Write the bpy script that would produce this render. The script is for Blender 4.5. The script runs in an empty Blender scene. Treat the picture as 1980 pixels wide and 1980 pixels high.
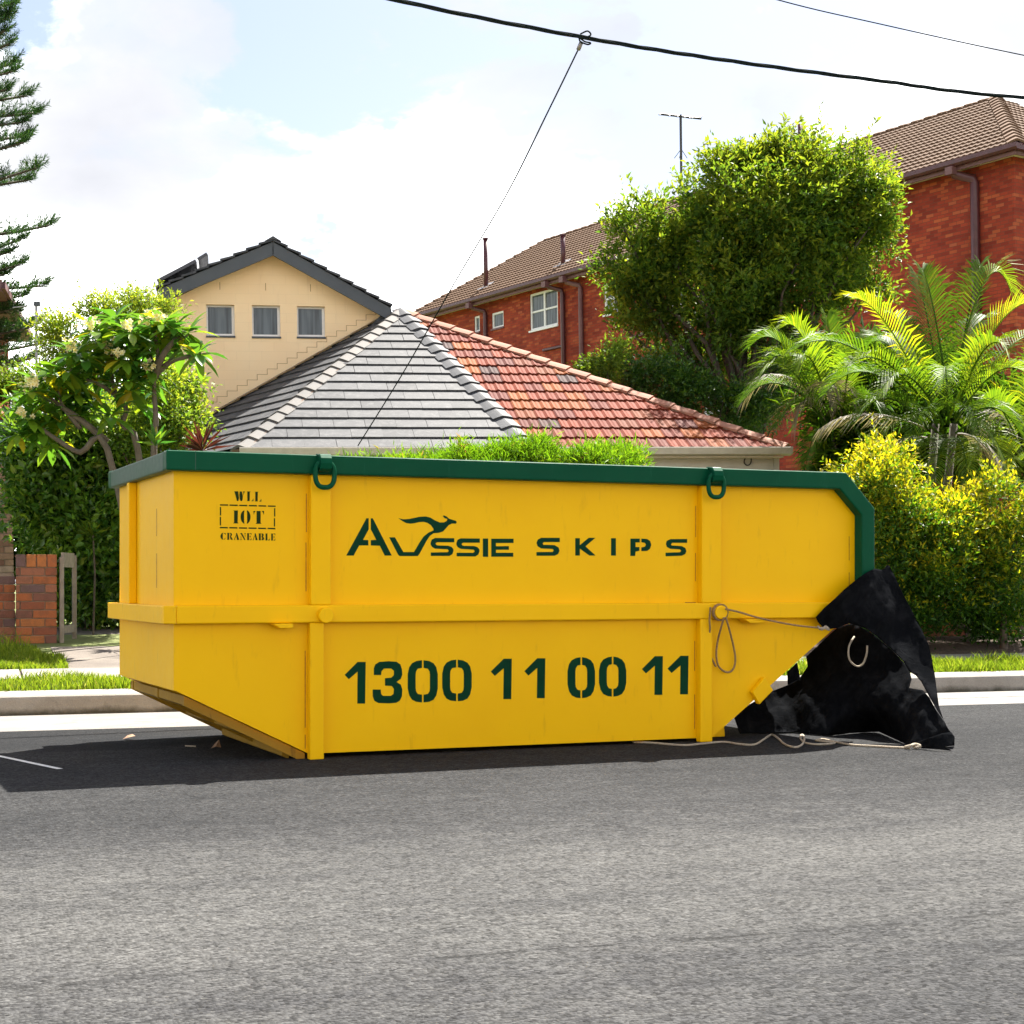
import bpy, bmesh, math, random
import numpy as np
from mathutils import Vector, Matrix
from mathutils.geometry import delaunay_2d_cdt

# ------------------------------------------------------------------ camera, sky, sun, exposure
scene = bpy.context.scene
col = scene.collection
R = math.radians
F, CX, HY = 3125.0, 990.0, 1130.0            # focal length, centre column and horizon row of the photo (1980 px)
CAM = Vector((0, 0, 1.0))
cd = bpy.data.cameras.new('camera'); cam = bpy.data.objects.new('camera', cd); col.objects.link(cam)
cam.location = CAM; cam.rotation_euler = (R(90), 0, 0)
cd.sensor_width = 36; cd.lens = 36 * F / 1980; cd.shift_y = (HY - 990) / 1980
cd.clip_start = .1; cd.clip_end = 3000
scene.camera = cam
SUN_EL, SUN_AZ = R(55), R(26)                 # behind the skip, a little to the right
sun_dir = Vector((math.sin(SUN_AZ) * math.cos(SUN_EL), math.cos(SUN_AZ) * math.cos(SUN_EL), math.sin(SUN_EL)))
ld = bpy.data.lights.new('sun', 'SUN'); ld.energy = 2.0; ld.angle = R(.5); ld.color = (1, .95, .86)
sun = bpy.data.objects.new('sun', ld); col.objects.link(sun)
sun.rotation_euler = sun_dir.to_track_quat('Z', 'Y').to_euler(); sun.location = (0, 0, 60)
vs = scene.view_settings
vs.view_transform = 'Standard'; vs.look = 'None'; vs.gamma = 1; vs.use_curve_mapping = False; vs.exposure = 3.27

scene.cycles.max_bounces = 7; scene.cycles.diffuse_bounces = 3; scene.cycles.glossy_bounces = 2; scene.cycles.transmission_bounces = 3

class NT:
    """small helper to wire node trees"""
    def __init__(s, tree): s.t = tree; s.n = tree.nodes; s.l = tree.links
    def new(s, typ, **kw):
        n = s.n.new(typ)
        for k, v in kw.items():
            if k == 'inp':
                for a, b in v.items():
                    if hasattr(b, 'is_output'): s.l.new(b, n.inputs[a])
                    else: n.inputs[a].default_value = b
            else: setattr(n, k, v)
        return n
    def math(s, op, a, b=0.0, c=0.0, clamp=False):
        n = s.new('ShaderNodeMath', operation=op, use_clamp=clamp, inp={0: a, 1: b, 2: c}); return n.outputs[0]
    def vmath(s, op, a, b=(0, 0, 0)):
        n = s.new('ShaderNodeVectorMath', operation=op, inp={0: a, 1: b}); return n
    def mix(s, fac, a, b, typ='MIX'):
        n = s.new('ShaderNodeMix', data_type='RGBA', blend_type=typ, inp={0: fac, 6: a, 7: b}); return n.outputs[2]
    def ramp(s, fac, stops, interp='LINEAR'):
        n = s.new('ShaderNodeValToRGB', inp={0: fac}); cr = n.color_ramp; cr.interpolation = interp
        while len(cr.elements) < len(stops): cr.elements.new(.5)
        for e, (p, c) in zip(cr.elements, stops):
            e.position = p; e.color = c if len(c) == 4 else (*c, 1)
        return n.outputs[0]
    def noise(s, vec, scale, detail=4, rough=.55, dist=0, dims='3D'):
        n = s.new('ShaderNodeTexNoise', noise_dimensions=dims, inp={'Vector': vec, 'Scale': scale, 'Detail': detail, 'Roughness': rough, 'Distortion': dist}); return n.outputs['Fac']

def g3(v): return (v, v, v, 1)

world = bpy.data.worlds.new('World'); scene.world = world; world.use_nodes = True
world.cycles.sampling_method = 'MANUAL'; world.cycles.sample_map_resolution = 512
W = NT(world.node_tree); W.n.clear()
sky = W.new('ShaderNodeTexSky', sky_type='NISHITA', sun_disc=False, sun_elevation=SUN_EL, sun_rotation=SUN_AZ, air_density=1.0, dust_density=1.6, ozone_density=1.4)
dirn = W.new('ShaderNodeTexCoord').outputs['Generated']
sep = W.new('ShaderNodeSeparateXYZ', inp={0: dirn})
zz = W.math('ADD', W.math('ABSOLUTE', sep.outputs[2]), .40)
cv = W.new('ShaderNodeCombineXYZ', inp={0: W.math('DIVIDE', sep.outputs[0], zz), 1: W.math('DIVIDE', sep.outputs[1], zz), 2: 9.3}).outputs[0]
n1 = W.noise(cv, 4.6, 10, .58, .15)
n2 = W.noise(cv, 1.1, 3, .5)
cov = W.math('ADD', W.math('MULTIPLY', n1, .70), W.math('MULTIPLY', n2, .45))
hz = W.math('MULTIPLY', W.math('SUBTRACT', .33, sep.outputs[2], clamp=True), 1.1)      # clouds close up towards the horizon
cov = W.math('ADD', cov, hz)
mask = W.ramp(cov, [(.555, g3(0)), (.60, g3(.7)), (.68, g3(1))], 'EASE')
shade = W.ramp(W.noise(cv, 2.6, 7, .52, .25), [(.35, (.88, .90, .97, 1)), (.48, (1.04, 1.05, 1.10, 1)), (.55, (2.7, 2.7, 2.72, 1)), (.65, (6.8, 6.8, 6.7, 1))])
skyc = W.mix(1.0, sky.outputs[0], (.225, .205, .195, 1), 'MULTIPLY')
wcol = W.mix(mask, skyc, shade)
bg = W.new('ShaderNodeBackground', inp={0: wcol, 1: .1})
W.l.new(bg.outputs[0], W.new('ShaderNodeOutputWorld').inputs[0])

# ------------------------------------------------------------------ helpers
rng = np.random.default_rng(7); random.seed(7)

def at(x, y, Y):
    """point at depth Y metres that lies behind photo pixel (x, y)"""
    return Vector(((x - CX) / F * Y, Y, 1 + (HY - y) / F * Y))

def frame(origin, yaw, roll=0.0):
    """local frame: x along the front, y into the depth, z up; roll lifts the right side"""
    return Matrix.Translation(origin) @ Matrix.Rotation(-roll, 4, 'Y') @ Matrix.Rotation(yaw, 4, 'Z')

def ray(M, x, y):
    Mi = M.inverted(); o = Mi @ CAM
    return o, (Mi.to_3x3() @ Vector(((x - CX) / F, 1, (HY - y) / F)))

def onb(M, x, y, b):
    o, d = ray(M, x, y); return o + d * ((b - o.y) / d.y)

def onplane(M, x, y, p, n):
    o, d = ray(M, x, y); return o + d * ((p - o).dot(n) / d.dot(n))

class MB:
    def __init__(s): s.v = []; s.f = []; s.mi = []
    def add(s, vs, fs):
        b = len(s.v); s.v += [tuple(v) for v in vs]; s.f += [tuple(i + b for i in f) for f in fs]; return s
    def box(s, x0, x1, y0, y1, z0, z1, M=None):
        vs = [Vector((x, y, z)) for x in (x0, x1) for y in (y0, y1) for z in (z0, z1)]
        if M: vs = [M @ v for v in vs]
        return s.add(vs, [(0, 1, 3, 2), (4, 6, 7, 5), (0, 4, 5, 1), (2, 3, 7, 6), (0, 2, 6, 4), (1, 5, 7, 3)])
    def prism(s, poly, d0, d1, ax='y'):
        """poly of (a, c) extruded along ax"""
        n = len(poly)
        def P(a, c, d): return {'y': (a, d, c), 'x': (d, a, c), 'z': (a, c, d)}[ax]
        s.add([P(a, c, d0) for a, c in poly] + [P(a, c, d1) for a, c in poly],
              [tuple(range(n)), tuple(range(2 * n - 1, n - 1, -1))] + [(i, i + n, (i + 1) % n + n, (i + 1) % n) for i in range(n)])
        return s
    def tube(s, pts, r, n=8, cap=True):
        pts = [Vector(p) for p in pts]; m = len(pts)
        rr = r if hasattr(r, '__len__') else [r] * m
        t0 = (pts[1] - pts[0]).normalized()
        up = Vector((0, 0, 1)) if abs(t0.z) < .9 else Vector((1, 0, 0))
        vs = []; u = (up - t0 * up.dot(t0)).normalized()
        for i in range(m):
            t = (pts[min(i + 1, m - 1)] - pts[max(i - 1, 0)])
            t = t.normalized() if t.length > 1e-9 else t0
            u = u - t * u.dot(t); u = u.normalized() if u.length > 1e-6 else t.orthogonal().normalized()
            w = t.cross(u)
            for k in range(n):
                a = 2 * math.pi * k / n
                vs.append(pts[i] + (u * math.cos(a) + w * math.sin(a)) * rr[i])
        fs = [(i * n + k, i * n + (k + 1) % n, (i + 1) * n + (k + 1) % n, (i + 1) * n + k) for i in range(m - 1) for k in range(n)]
        if cap: fs += [tuple(range(n - 1, -1, -1)), tuple(range((m - 1) * n, m * n))]
        return s.add(vs, fs)
    def cyl(s, c, axis, r, h, n=20):
        c = Vector(c); a = Vector(axis).normalized(); return s.tube([c, c + a * h], r, n)
    def mesh(s, name, smooth=False):
        me = bpy.data.meshes.new(name); me.from_pydata(s.v, [], s.f); me.update()
        if smooth: me.polygons.foreach_set('use_smooth', [True] * len(me.polygons))
        return me
    def build(s, name, mat, parent=None, smooth=False, **kw):
        return obj(name, s.mesh(name, smooth), mat, parent, **kw)

def tag(o, label=None, cat=None, group=None, kind=None):
    for k, v in (('label', label), ('category', cat), ('group', group), ('kind', kind)):
        if v: o[k] = v
    return o

def obj(name, me, mat=None, parent=None, label=None, cat=None, group=None, kind=None, bevel=0, M=None, seg=2):
    o = bpy.data.objects.new(name, me); col.objects.link(o)
    if mat and not me.materials: me.materials.append(mat)
    if parent: o.parent = parent
    if M is not None: o.matrix_local = M
    if bevel:
        b = o.modifiers.new('bevel', 'BEVEL'); b.width = bevel; b.segments = seg; b.limit_method = 'ANGLE'; b.angle_limit = R(40)
    return tag(o, label, cat, group, kind)

def empty(name, M=None, label=None, cat=None, group=None, kind=None):
    o = bpy.data.objects.new(name, None); col.objects.link(o); o.empty_display_size = .2
    if M is not None: o.matrix_world = M
    return tag(o, label, cat, group, kind)

def inpoly(x, y, poly):
    c = False; n = len(poly); j = n - 1
    for i in range(n):
        xi, yi = poly[i]; xj, yj = poly[j]
        if (yi > y) != (yj > y) and x < (xj - xi) * (y - yi) / (yj - yi) + xi: c = not c
        j = i
    return c

def cdt(outline, holes=(), step=None, jitter=.25):
    """triangulate an outline with holes; optional inner grid points"""
    pts = []; edges = []
    for lp in [outline] + list(holes):
        b = len(pts); n = len(lp); pts += [Vector(p) for p in lp]; edges += [(b + i, b + (i + 1) % n) for i in range(n)]
    if step:
        xs = [p[0] for p in outline]; ys = [p[1] for p in outline]
        for i, x in enumerate(np.arange(min(xs), max(xs), step)):
            for y in np.arange(min(ys), max(ys), step):
                xx = x + random.uniform(-jitter, jitter) * step; yy = y + random.uniform(-jitter, jitter) * step
                if inpoly(xx, yy, outline) and not any(inpoly(xx, yy, h) for h in holes): pts.append(Vector((xx, yy)))
    V, E, Fc, *_ = delaunay_2d_cdt(pts, edges, [], 0, 1e-6)
    out = []
    for f in Fc:
        c = sum((V[i] for i in f), Vector((0, 0))) / len(f)
        if inpoly(c.x, c.y, outline) and not any(inpoly(c.x, c.y, h) for h in holes): out.append(tuple(f))
    return V, out

# ------------------------------------------------------------------ materials
def newmat(name):
    m = bpy.data.materials.new(name); m.use_nodes = True; t = NT(m.node_tree); t.n.clear()
    b = t.new('ShaderNodeBsdfPrincipled'); o = t.new('ShaderNodeOutputMaterial'); t.l.new(b.outputs[0], o.inputs[0])
    t.bsdf = b; t.out = o
    return m, t

def setc(t, c):
    if hasattr(c, 'is_output'): t.l.new(c, t.bsdf.inputs['Base Color'])
    else: t.bsdf.inputs['Base Color'].default_value = c if len(c) == 4 else (*c, 1)

def bump(t, h, strength=.3, dist=.01):
    b = t.new('ShaderNodeBump', inp={'Strength': strength, 'Distance': dist, 'Height': h}); t.l.new(b.outputs[0], t.bsdf.inputs['Normal'])

def pm(name, c1, c2=None, scale=8, rough=.6, bmp=0, bscale=60, spec=.5, metal=0, vary=0, detail=5):
    """two tones mixed by noise in object space, optional relief and a little change from piece to piece"""
    m, t = newmat(name); co = t.new('ShaderNodeTexCoord').outputs['Object']
    b = t.bsdf; b.inputs['Roughness'].default_value = rough; b.inputs['Specular IOR Level'].default_value = spec; b.inputs['Metallic'].default_value = metal
    oi = t.new('ShaderNodeObjectInfo')
    c = (*c1, 1)
    if c2 is not None:
        v = t.vmath('ADD', co, t.vmath('SCALE', oi.outputs['Location']).outputs[0]).outputs[0]
        fac = t.ramp(t.noise(v, scale, detail), [(.35, g3(0)), (.68, g3(1))])
        c = t.mix(fac, c, (*c2, 1))
    if vary:
        k = t.math('ADD', t.math('MULTIPLY', oi.outputs['Random'], vary * 2), 1 - vary)
        c = t.mix(1.0, c, t.new('ShaderNodeCombineXYZ', inp={0: k, 1: k, 2: k}).outputs[0], 'MULTIPLY')
    setc(t, c)
    if bmp: bump(t, t.noise(co, bscale, 4), bmp, .01)
    return m

def leafmat(name, stops, trans=.45, rough=.45, spec=.35, attr='tone', tgain=(1.5, 1.5, .75)):
    """leaf: colour from a per-leaf tone, part of the light passing through"""
    m, t = newmat(name)
    a = t.new('ShaderNodeAttribute', attribute_name=attr).outputs['Fac']
    c = t.ramp(a, stops); setc(t, c)
    t.bsdf.inputs['Roughness'].default_value = rough; t.bsdf.inputs['Specular IOR Level'].default_value = spec
    tr = t.new('ShaderNodeBsdfTranslucent', inp={0: t.mix(1.0, c, (*tgain, 1), 'MULTIPLY')})
    mx = t.new('ShaderNodeMixShader', inp={0: trans, 1: t.bsdf.outputs[0], 2: tr.outputs[0]})
    t.l.new(mx.outputs[0], t.out.inputs[0])
    return m

MAT = {}
# painted steel of the skip
def paint(name, c1, c2, dirt, rough=.42, amt=.5):
    m, t = newmat(name); co = t.new('ShaderNodeTexCoord').outputs['Object']
    big = t.noise(co, 1.6, 4, .5); fine = t.noise(co, 22, 6, .6)
    c = t.mix(t.ramp(big, [(.35, g3(0)), (.7, g3(1))]), (*c1, 1), (*c2, 1))
    scr = t.noise(t.new('ShaderNodeMapping', inp={0: co, 3: (3, 3, .55)}).outputs[0], 7, 8, .62)
    c = t.mix(t.math('MULTIPLY', t.ramp(scr, [(.60, g3(0)), (.74, g3(1))]), amt), c, (*dirt, 1))
    setc(t, c)
    t.l.new(t.math('ADD', t.math('MULTIPLY', fine, .25), rough - .1), t.bsdf.inputs['Roughness'])
    h = t.math('ADD', t.math('MULTIPLY', big, 1.2), t.math('MULTIPLY', t.noise(co, 5, 3), .5))
    bump(t, t.math('ADD', h, t.math('MULTIPLY', t.noise(co, 140, 3), .02)), .16, .03)
    t.bsdf.inputs['Specular IOR Level'].default_value = .14
    return m
MAT['yellow'] = paint('yellow_paint', (.97, .55, .001), (.94, .515, .001), (.60, .29, .01), amt=.32)
MAT['yellow_worn'] = paint('worn_yellow_paint', (.95, .535, .002), (.90, .50, .006), (.55, .34, .05), amt=.5)
MAT['yellow_dirty'] = paint('dirty_yellow_steel', (.30, .17, .02), (.42, .24, .02), (.06, .035, .015), amt=.9, rough=.6)
GREEN = paint('dark_green_paint', (.003, .078, .035), (.002, .062, .030), (.02, .12, .07), rough=.34, amt=.35)
MAT['green'] = GREEN; GREEN.node_tree.nodes['Principled BSDF'].inputs['Specular IOR Level'].default_value = .06
MAT['green_worn'] = paint('weathered_green_paint', (.035, .095, .06), (.06, .10, .08), (.12, .15, .13), rough=.5, amt=.6)
MAT['letter'] = pm('stencil_green', (.001, .036, .016), (.002, .046, .021), 9, .6, spec=.08)
MAT['letter_small'] = pm('stencil_dark_green', (.012, .030, .006), (.02, .04, .006), 30, .6, spec=.08)
MAT['rust'] = pm('rust_line', (.34, .12, .012), (.50, .24, .01), 40, .8)

def asphalt():
    m, t = newmat('asphalt'); co = t.new('ShaderNodeTexCoord').outputs['Object']
    sp = t.new('ShaderNodeSeparateXYZ', inp={0: co}); q = sp.outputs[1]
    st = t.new('ShaderNodeMapping', inp={0: co, 3: (.35, 1, 1)}).outputs[0]        # wear runs along the street
    big = t.noise(st, .8, 5, .55); mid = t.noise(st, 4.5, 6, .6)
    wear = t.math('ADD', t.math('MULTIPLY', big, .55), t.math('MULTIPLY', mid, .45))
    lane = t.ramp(t.math('DIVIDE', q, 13), [(.0, g3(.50)), (.24, g3(.42)), (.30, g3(.50)), (.34, g3(.70)), (.43, g3(.68)), (.48, g3(.46)), (.53, g3(.25)), (.66, g3(.17)), (.9, g3(.22))])
    blot = t.math('MULTIPLY', t.math('SUBTRACT', t.noise(co, 8, 7, .70), .5), .75)
    f = t.math('ADD', t.math('ADD', t.math('MULTIPLY', t.math('SUBTRACT', wear, .5), 1.15), lane), blot, clamp=True)
    c = t.ramp(f, [(.06, (.026, .0268, .0285)), (.40, (.043, .0433, .0445)), (.8, (.080, .0795, .0775))])
    vor = t.new('ShaderNodeTexVoronoi', feature='F1', inp={'Vector': co, 'Scale': 85.0})
    agg = t.math('ADD', t.math('MULTIPLY', t.new('ShaderNodeSeparateColor', inp={0: vor.outputs['Color']}).outputs[0], 1.15), .40)
    c = t.mix(.75, c, t.new('ShaderNodeCombineXYZ', inp={0: agg, 1: agg, 2: agg}).outputs[0], 'MULTIPLY')
    pit = t.ramp(t.noise(co, 34, 6, .72), [(.40, g3(.22)), (.49, g3(1.0)), (.62, g3(1.1))])
    c = t.mix(.5, c, pit, 'MULTIPLY')
    stone = t.ramp(t.new('ShaderNodeSeparateColor', inp={0: t.new('ShaderNodeTexVoronoi', inp={'Vector': co, 'Scale': 110.0}).outputs['Color']}).outputs[1], [(.975, g3(0)), (.985, g3(1))])
    c = t.mix(t.math('MULTIPLY', stone, .22), c, (.16, .155, .14, 1))
    # shade painted into the asphalt colour, gutter side, left of the bin
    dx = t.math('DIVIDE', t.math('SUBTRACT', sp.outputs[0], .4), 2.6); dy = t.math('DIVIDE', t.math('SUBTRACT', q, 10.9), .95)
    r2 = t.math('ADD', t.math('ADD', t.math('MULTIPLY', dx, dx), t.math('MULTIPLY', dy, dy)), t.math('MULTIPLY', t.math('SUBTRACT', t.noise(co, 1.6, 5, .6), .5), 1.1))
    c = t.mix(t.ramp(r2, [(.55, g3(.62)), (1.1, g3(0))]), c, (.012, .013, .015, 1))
    # lane joint: a thin wandering crack
    wob = t.math('MULTIPLY', t.math('SUBTRACT', t.noise(st, 1.3, 6, .6), .5), .32)
    dist = t.math('ABSOLUTE', t.math('SUBTRACT', t.math('ADD', q, wob), 4.17))
    crack = t.math('MULTIPLY', t.ramp(dist, [(.003, g3(1)), (.022, g3(0))]), t.ramp(t.noise(co, 9, 4), [(.42, g3(0)), (.56, g3(1))]))
    c = t.mix(t.math('MULTIPLY', crack, .75), c, (.016, .016, .016, 1))
    setc(t, c); t.bsdf.inputs['Roughness'].default_value = .95; t.bsdf.inputs['Specular IOR Level'].default_value = .06
    h = t.math('ADD', t.math('MULTIPLY', vor.outputs['Distance'], -1.0), t.math('MULTIPLY', t.noise(co, 40, 4, .7), .8))
    bump(t, h, .55, .012)
    return m
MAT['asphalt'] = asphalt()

def concrete(name, c1, c2, stain, sc=3, rough=.85, low=None):
    m, t = newmat(name); co = t.new('ShaderNodeTexCoord').outputs['Object']
    c = t.mix(t.ramp(t.noise(co, sc, 6, .6), [(.35, g3(0)), (.66, g3(1))]), (*c1, 1), (*c2, 1))
    c = t.mix(t.ramp(t.noise(co, sc * .9 + 1.3, 8, .68, .6), [(.57, g3(0)), (.72, g3(.8))]), c, (*stain, 1))
    if low:                                             # dirt and moss caught along the foot of the kerb
        zc = t.new('ShaderNodeSeparateXYZ', inp={0: co}).outputs[2]
        e = t.math('ADD', zc, t.math('MULTIPLY', t.math('SUBTRACT', t.noise(co, 4, 6, .65), .5), .13))
        c = t.mix(t.ramp(e, [(.0, g3(.85)), (low, g3(0))]), c, (.035, .032, .018, 1))
    sp = t.noise(co, 130, 3, .7)
    c = t.mix(.5, c, t.ramp(sp, [(.3, g3(.6)), (.7, g3(1.25))]), 'MULTIPLY')
    setc(t, c); t.bsdf.inputs['Roughness'].default_value = rough; t.bsdf.inputs['Specular IOR Level'].default_value = .25
    bump(t, t.math('ADD', t.noise(co, 60, 5), t.math('MULTIPLY', t.noise(co, 6, 5), 2)), .25, .01)
    return m
MAT['kerb'] = concrete('kerb_concrete', (.30, .28, .25), (.22, .20, .175), (.05, .043, .034), 2.2, low=.05)
MAT['gutter'] = concrete('gutter_concrete', (.21, .20, .185), (.17, .16, .145), (.09, .083, .07), 2.5)
MAT['path'] = concrete('path_concrete', (.26, .24, .215), (.20, .185, .165), (.09, .08, .07), 3)
MAT['drive'] = concrete('driveway_concrete', (.17, .145, .12), (.12, .10, .085), (.045, .04, .032), 2.5)
MAT['soil'] = pm('soil', (.055, .036, .022), (.10, .07, .045), 12, .95, .6, 40)
MAT['lawn'] = pm('lawn_soil', (.09, .12, .02), (.13, .14, .04), 9, .95, .5, 60)
MAT['grass'] = leafmat('grass_blade', [(0, (.07, .115, .010)), (.5, (.14, .21, .016)), (.85, (.24, .28, .03)), (1, (.34, .30, .13))], .5, .6, .2)
MAT['mulch'] = pm('mulch', (.04, .025, .016), (.12, .075, .05), 26, .95, .8, 50)
# bricks: colour from the object's own random number
def brickmat(name, stops, rough=.85):
    m, t = newmat(name); co = t.new('ShaderNodeTexCoord').outputs['Object']; oi = t.new('ShaderNodeObjectInfo')
    c = t.ramp(oi.outputs['Random'], stops, 'CONSTANT')
    v = t.vmath('ADD', co, oi.outputs['Location']).outputs[0]
    c = t.mix(t.ramp(t.noise(v, 14, 6, .65), [(.45, g3(0)), (.75, g3(.65))]), c, (.10, .065, .045, 1))
    c = t.mix(.6, c, t.ramp(t.noise(v, 90, 4, .7), [(.3, g3(.65)), (.7, g3(1.25))]), 'MULTIPLY')
    setc(t, c); t.bsdf.inputs['Roughness'].default_value = rough; t.bsdf.inputs['Specular IOR Level'].default_value = .2
    bump(t, t.noise(v, 70, 5, .7), .5, .008)
    return m
MAT['brick'] = brickmat('red_brick', [(0, (.36, .115, .045)), (.22, (.26, .085, .045)), (.42, (.30, .12, .07)), (.6, (.42, .15, .05)), (.78, (.20, .085, .06)), (.9, (.15, .09, .085))])
MAT['brick_brown'] = brickmat('brown_brick', [(0, (.30, .18, .12)), (.3, (.24, .13, .085)), (.55, (.34, .21, .14)), (.75, (.20, .10, .07)), (.9, (.38, .27, .20))])
MAT['mortar'] = pm('mortar', (.26, .20, .15), (.18, .13, .10), 20, .95, .4, 80)
MAT['timber'] = pm('grey_timber', (.20, .175, .14), (.30, .26, .21), 18, .85, .4, 60)
# ------------------------------------------------------------------ street: road, gutter, kerb, verge, path
S = frame((0, 0, 0), R(18.7))                       # x along the street, y across it (camera at 0)
def sheet(name, prof, x0, x1, mat, kind='structure', nx=1, parent=None, M=S, **kw):
    mb = MB(); xs = np.linspace(x0, x1, nx + 1)
    vs = [(x, y, z) for x in xs for y, z in prof]; n = len(prof)
    fs = [(i * n + k, (i + 1) * n + k, (i + 1) * n + k + 1, i * n + k + 1) for i in range(nx) for k in range(n - 1)]
    mb.add(vs, fs); return mb.build(name, mat, parent, kind=kind if not parent else None, M=M if not parent else None, **kw)
sheet('ground', [(13.13, .150), (16.95, .40), (19, .48), (30, .60), (900, 1.2)], -900, 900, MAT['lawn'])
sheet('ground', [(-900, .3), (-8.2, .2), (-5.6, .13)], -900, 900, MAT['lawn'])
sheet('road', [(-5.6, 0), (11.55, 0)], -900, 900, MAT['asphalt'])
sheet('gutter', [(11.45, -.012), (11.53, .004), (12.0, .002), (12.95, -.002)], -300, 300, MAT['gutter'])
def kerbprof(q0, sgn=1):
    return [(q0, -.05), (q0 + sgn * .012, .02), (q0 + sgn * .03, .115), (q0 + sgn * .04, .135), (q0 + sgn * .06, .147), (q0 + sgn * .10, .152), (q0 + sgn * .24, .172), (q0 + sgn * .25, .05)]
sheet('kerb', kerbprof(12.9), -120, 120, MAT['kerb'], nx=1)
sheet('kerb', kerbprof(-5.55, -1)[::-1], -120, 120, MAT['kerb'])
def gz(q): return float(np.interp(q, [13.13, 16.95, 19, 30], [.150, .40, .48, .60]))
# concrete path of cast slabs
pathb = sheet('footpath', [(13.86, gz(13.86) + .004), (14.62, gz(14.62) + .004)], -40, 40, MAT['soil'])
for i in range(-7, 8):
    L = 1.5; x0 = i * L + .45
    mb = MB(); a, b = 13.88, 14.60
    mb.add([(x, q, gz(q) + dz) for x in (x0 + .008, x0 + L - .008) for q in (a, b) for dz in (-.03, .022)], [(0, 1, 3, 2), (4, 6, 7, 5), (0, 4, 5, 1), (2, 3, 7, 6), (1, 5, 7, 3)])
    mb.build('slab', MAT['path'], pathb, bevel=.006)
# driveway between the gate and the bin
dr = sheet('driveway', [(14.62, gz(14.62) + .008), (16.2, gz(16.2) + .01), (19.5, gz(19.5) + .02)], .80, 3.9, MAT['drive'])
# garden bed on the right
sheet('garden_bed', [(14.66, gz(14.66) + .012), (15.4, gz(15.4) + .06), (19.5, gz(19.5) + .05)], 7.6, 30, MAT['mulch'])

def grass(name, boxes, label, lean=.35):
    """blades as small curved triangles; boxes of (p0, p1, q0, q1, count, height)"""
    V = []; T = []
    for p0, p1, q0, q1, n, h in boxes:
        p = rng.uniform(p0, p1, n); q = rng.uniform(q0, q1, n)
        hh = h * rng.uniform(.45, 1.25, n) * (.7 + .6 * np.sin(p * 3.1 + q * 2) ** 2)
        z = np.interp(q, [13.13, 16.95, 19, 30], [.150, .40, .48, .60])
        an = rng.uniform(0, 6.283, n); wd = rng.uniform(.004, .009, n)
        la = rng.uniform(0, 6.283, n); lm = hh * rng.uniform(.1, lean + .4, n)
        b = np.stack([p, q, z - .005], 1); sd = np.stack([np.cos(an), np.sin(an), 0 * an], 1) * wd[:, None]
        lv = np.stack([np.cos(la) * lm, np.sin(la) * lm, 0 * la], 1)
        mid = b + lv * .3 + np.stack([0 * p, 0 * p, hh * .6], 1); tip = b + lv + np.stack([0 * p, 0 * p, hh], 1)
        V.append(np.stack([b - sd, b + sd, mid + sd * .6, mid - sd * .6, tip], 1)); T.append(np.repeat(np.clip(rng.normal(.5, .2, n), 0, 1), 5))
    V = np.concatenate(V).reshape(-1, 3); T = np.concatenate(T); n = len(V) // 5
    b = np.arange(n)[:, None] * 5
    me = bpy.data.meshes.new(name); loops = np.concatenate([b + [0, 1, 2, 3], b + [3, 2, 4]], 1).ravel()
    me.vertices.add(len(V)); me.vertices.foreach_set('co', V.ravel())
    me.loops.add(len(loops)); me.loops.foreach_set('vertex_index', loops.astype(np.int32))
    st = np.stack([np.arange(n) * 7, np.arange(n) * 7 + 4], 1).ravel(); tot = np.tile([4, 3], n)
    me.polygons.add(len(st)); me.polygons.foreach_set('loop_start', st.astype(np.int32)); me.polygons.foreach_set('loop_total', tot.astype(np.int32))
    me.update(); me.validate()
    a = me.attributes.new('tone', 'FLOAT', 'POINT'); a.data.foreach_set('value', T.astype(np.float32))
    return obj(name, me, MAT['grass'], M=S, label=label, cat='grass', kind='stuff')
grass('kerb_grass', [(-1.4, 3.6, 13.14, 13.88, 13000, .085), (5.5, 10.8, 13.14, 13.90, 15000, .10)], 'bright short grass strip between the kerb and the path')
grass('verge_grass', [(-1.6, .66, 14.60, 16.5, 15000, .075), (-1.4, .6, 15.9, 16.5, 500, .17), (-.2, .86, 14.6, 15.6, 3500, .07)], 'tall ragged lawn in front of the brick fence')

# ------------------------------------------------------------------ the skip bin
th = R(23.6); SO = Vector((-1.115, 9.22, 0)); SK = frame(SO, th)
def sk(x, y, w):
    """photo pixel -> (s, z) on the bin's long-side plane at depth w"""
    p = onb(SK, x, y, w); return p.x, p.z
skip = empty('skip_bin', SK, 'large yellow steel skip bin with dark green rim and stencilled phone number', 'skip bin')
Y_, YW, YD, G_, GW = MAT['yellow'], MAT['yellow_worn'], MAT['yellow_dirty'], MAT['green'], MAT['green_worn']
side = [(-.795, 1.70), (-.795, .412), (-.03, .030), (2.64, .022), (3.79, .870), (3.79, 1.47), (3.56, 1.66), (3.56, 1.70)]
MB().prism(side, .060, .068).build('side_panel', Y_, skip)
MB().prism(side, 1.732, 1.740).build('side_panel', Y_, skip)
MB().box(-.803, -.795, .060, 1.740, .412, 1.70).build('end_panel', YW, skip)
def plate(a, b, w0, w1, t, name, mat):
    dx, dz = b[0] - a[0], b[1] - a[1]; l = math.hypot(dx, dz); nx, nz = dz / l * t, -dx / l * t
    return MB().prism([a, b, (b[0] + nx, b[1] + nz), (a[0] + nx, a[1] + nz)], w0, w1).build(name, mat, skip)
plate((-.797, .4155), (-.03, .034), .072, 1.728, -.006, 'floor_plate', YW)
plate((-.03, .034), (2.64, .026), .072, 1.728, -.006, 'floor_plate', YW)
plate((2.64, .026), (3.72, .822), .072, 1.728, -.006, 'floor_plate', YW)
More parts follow.
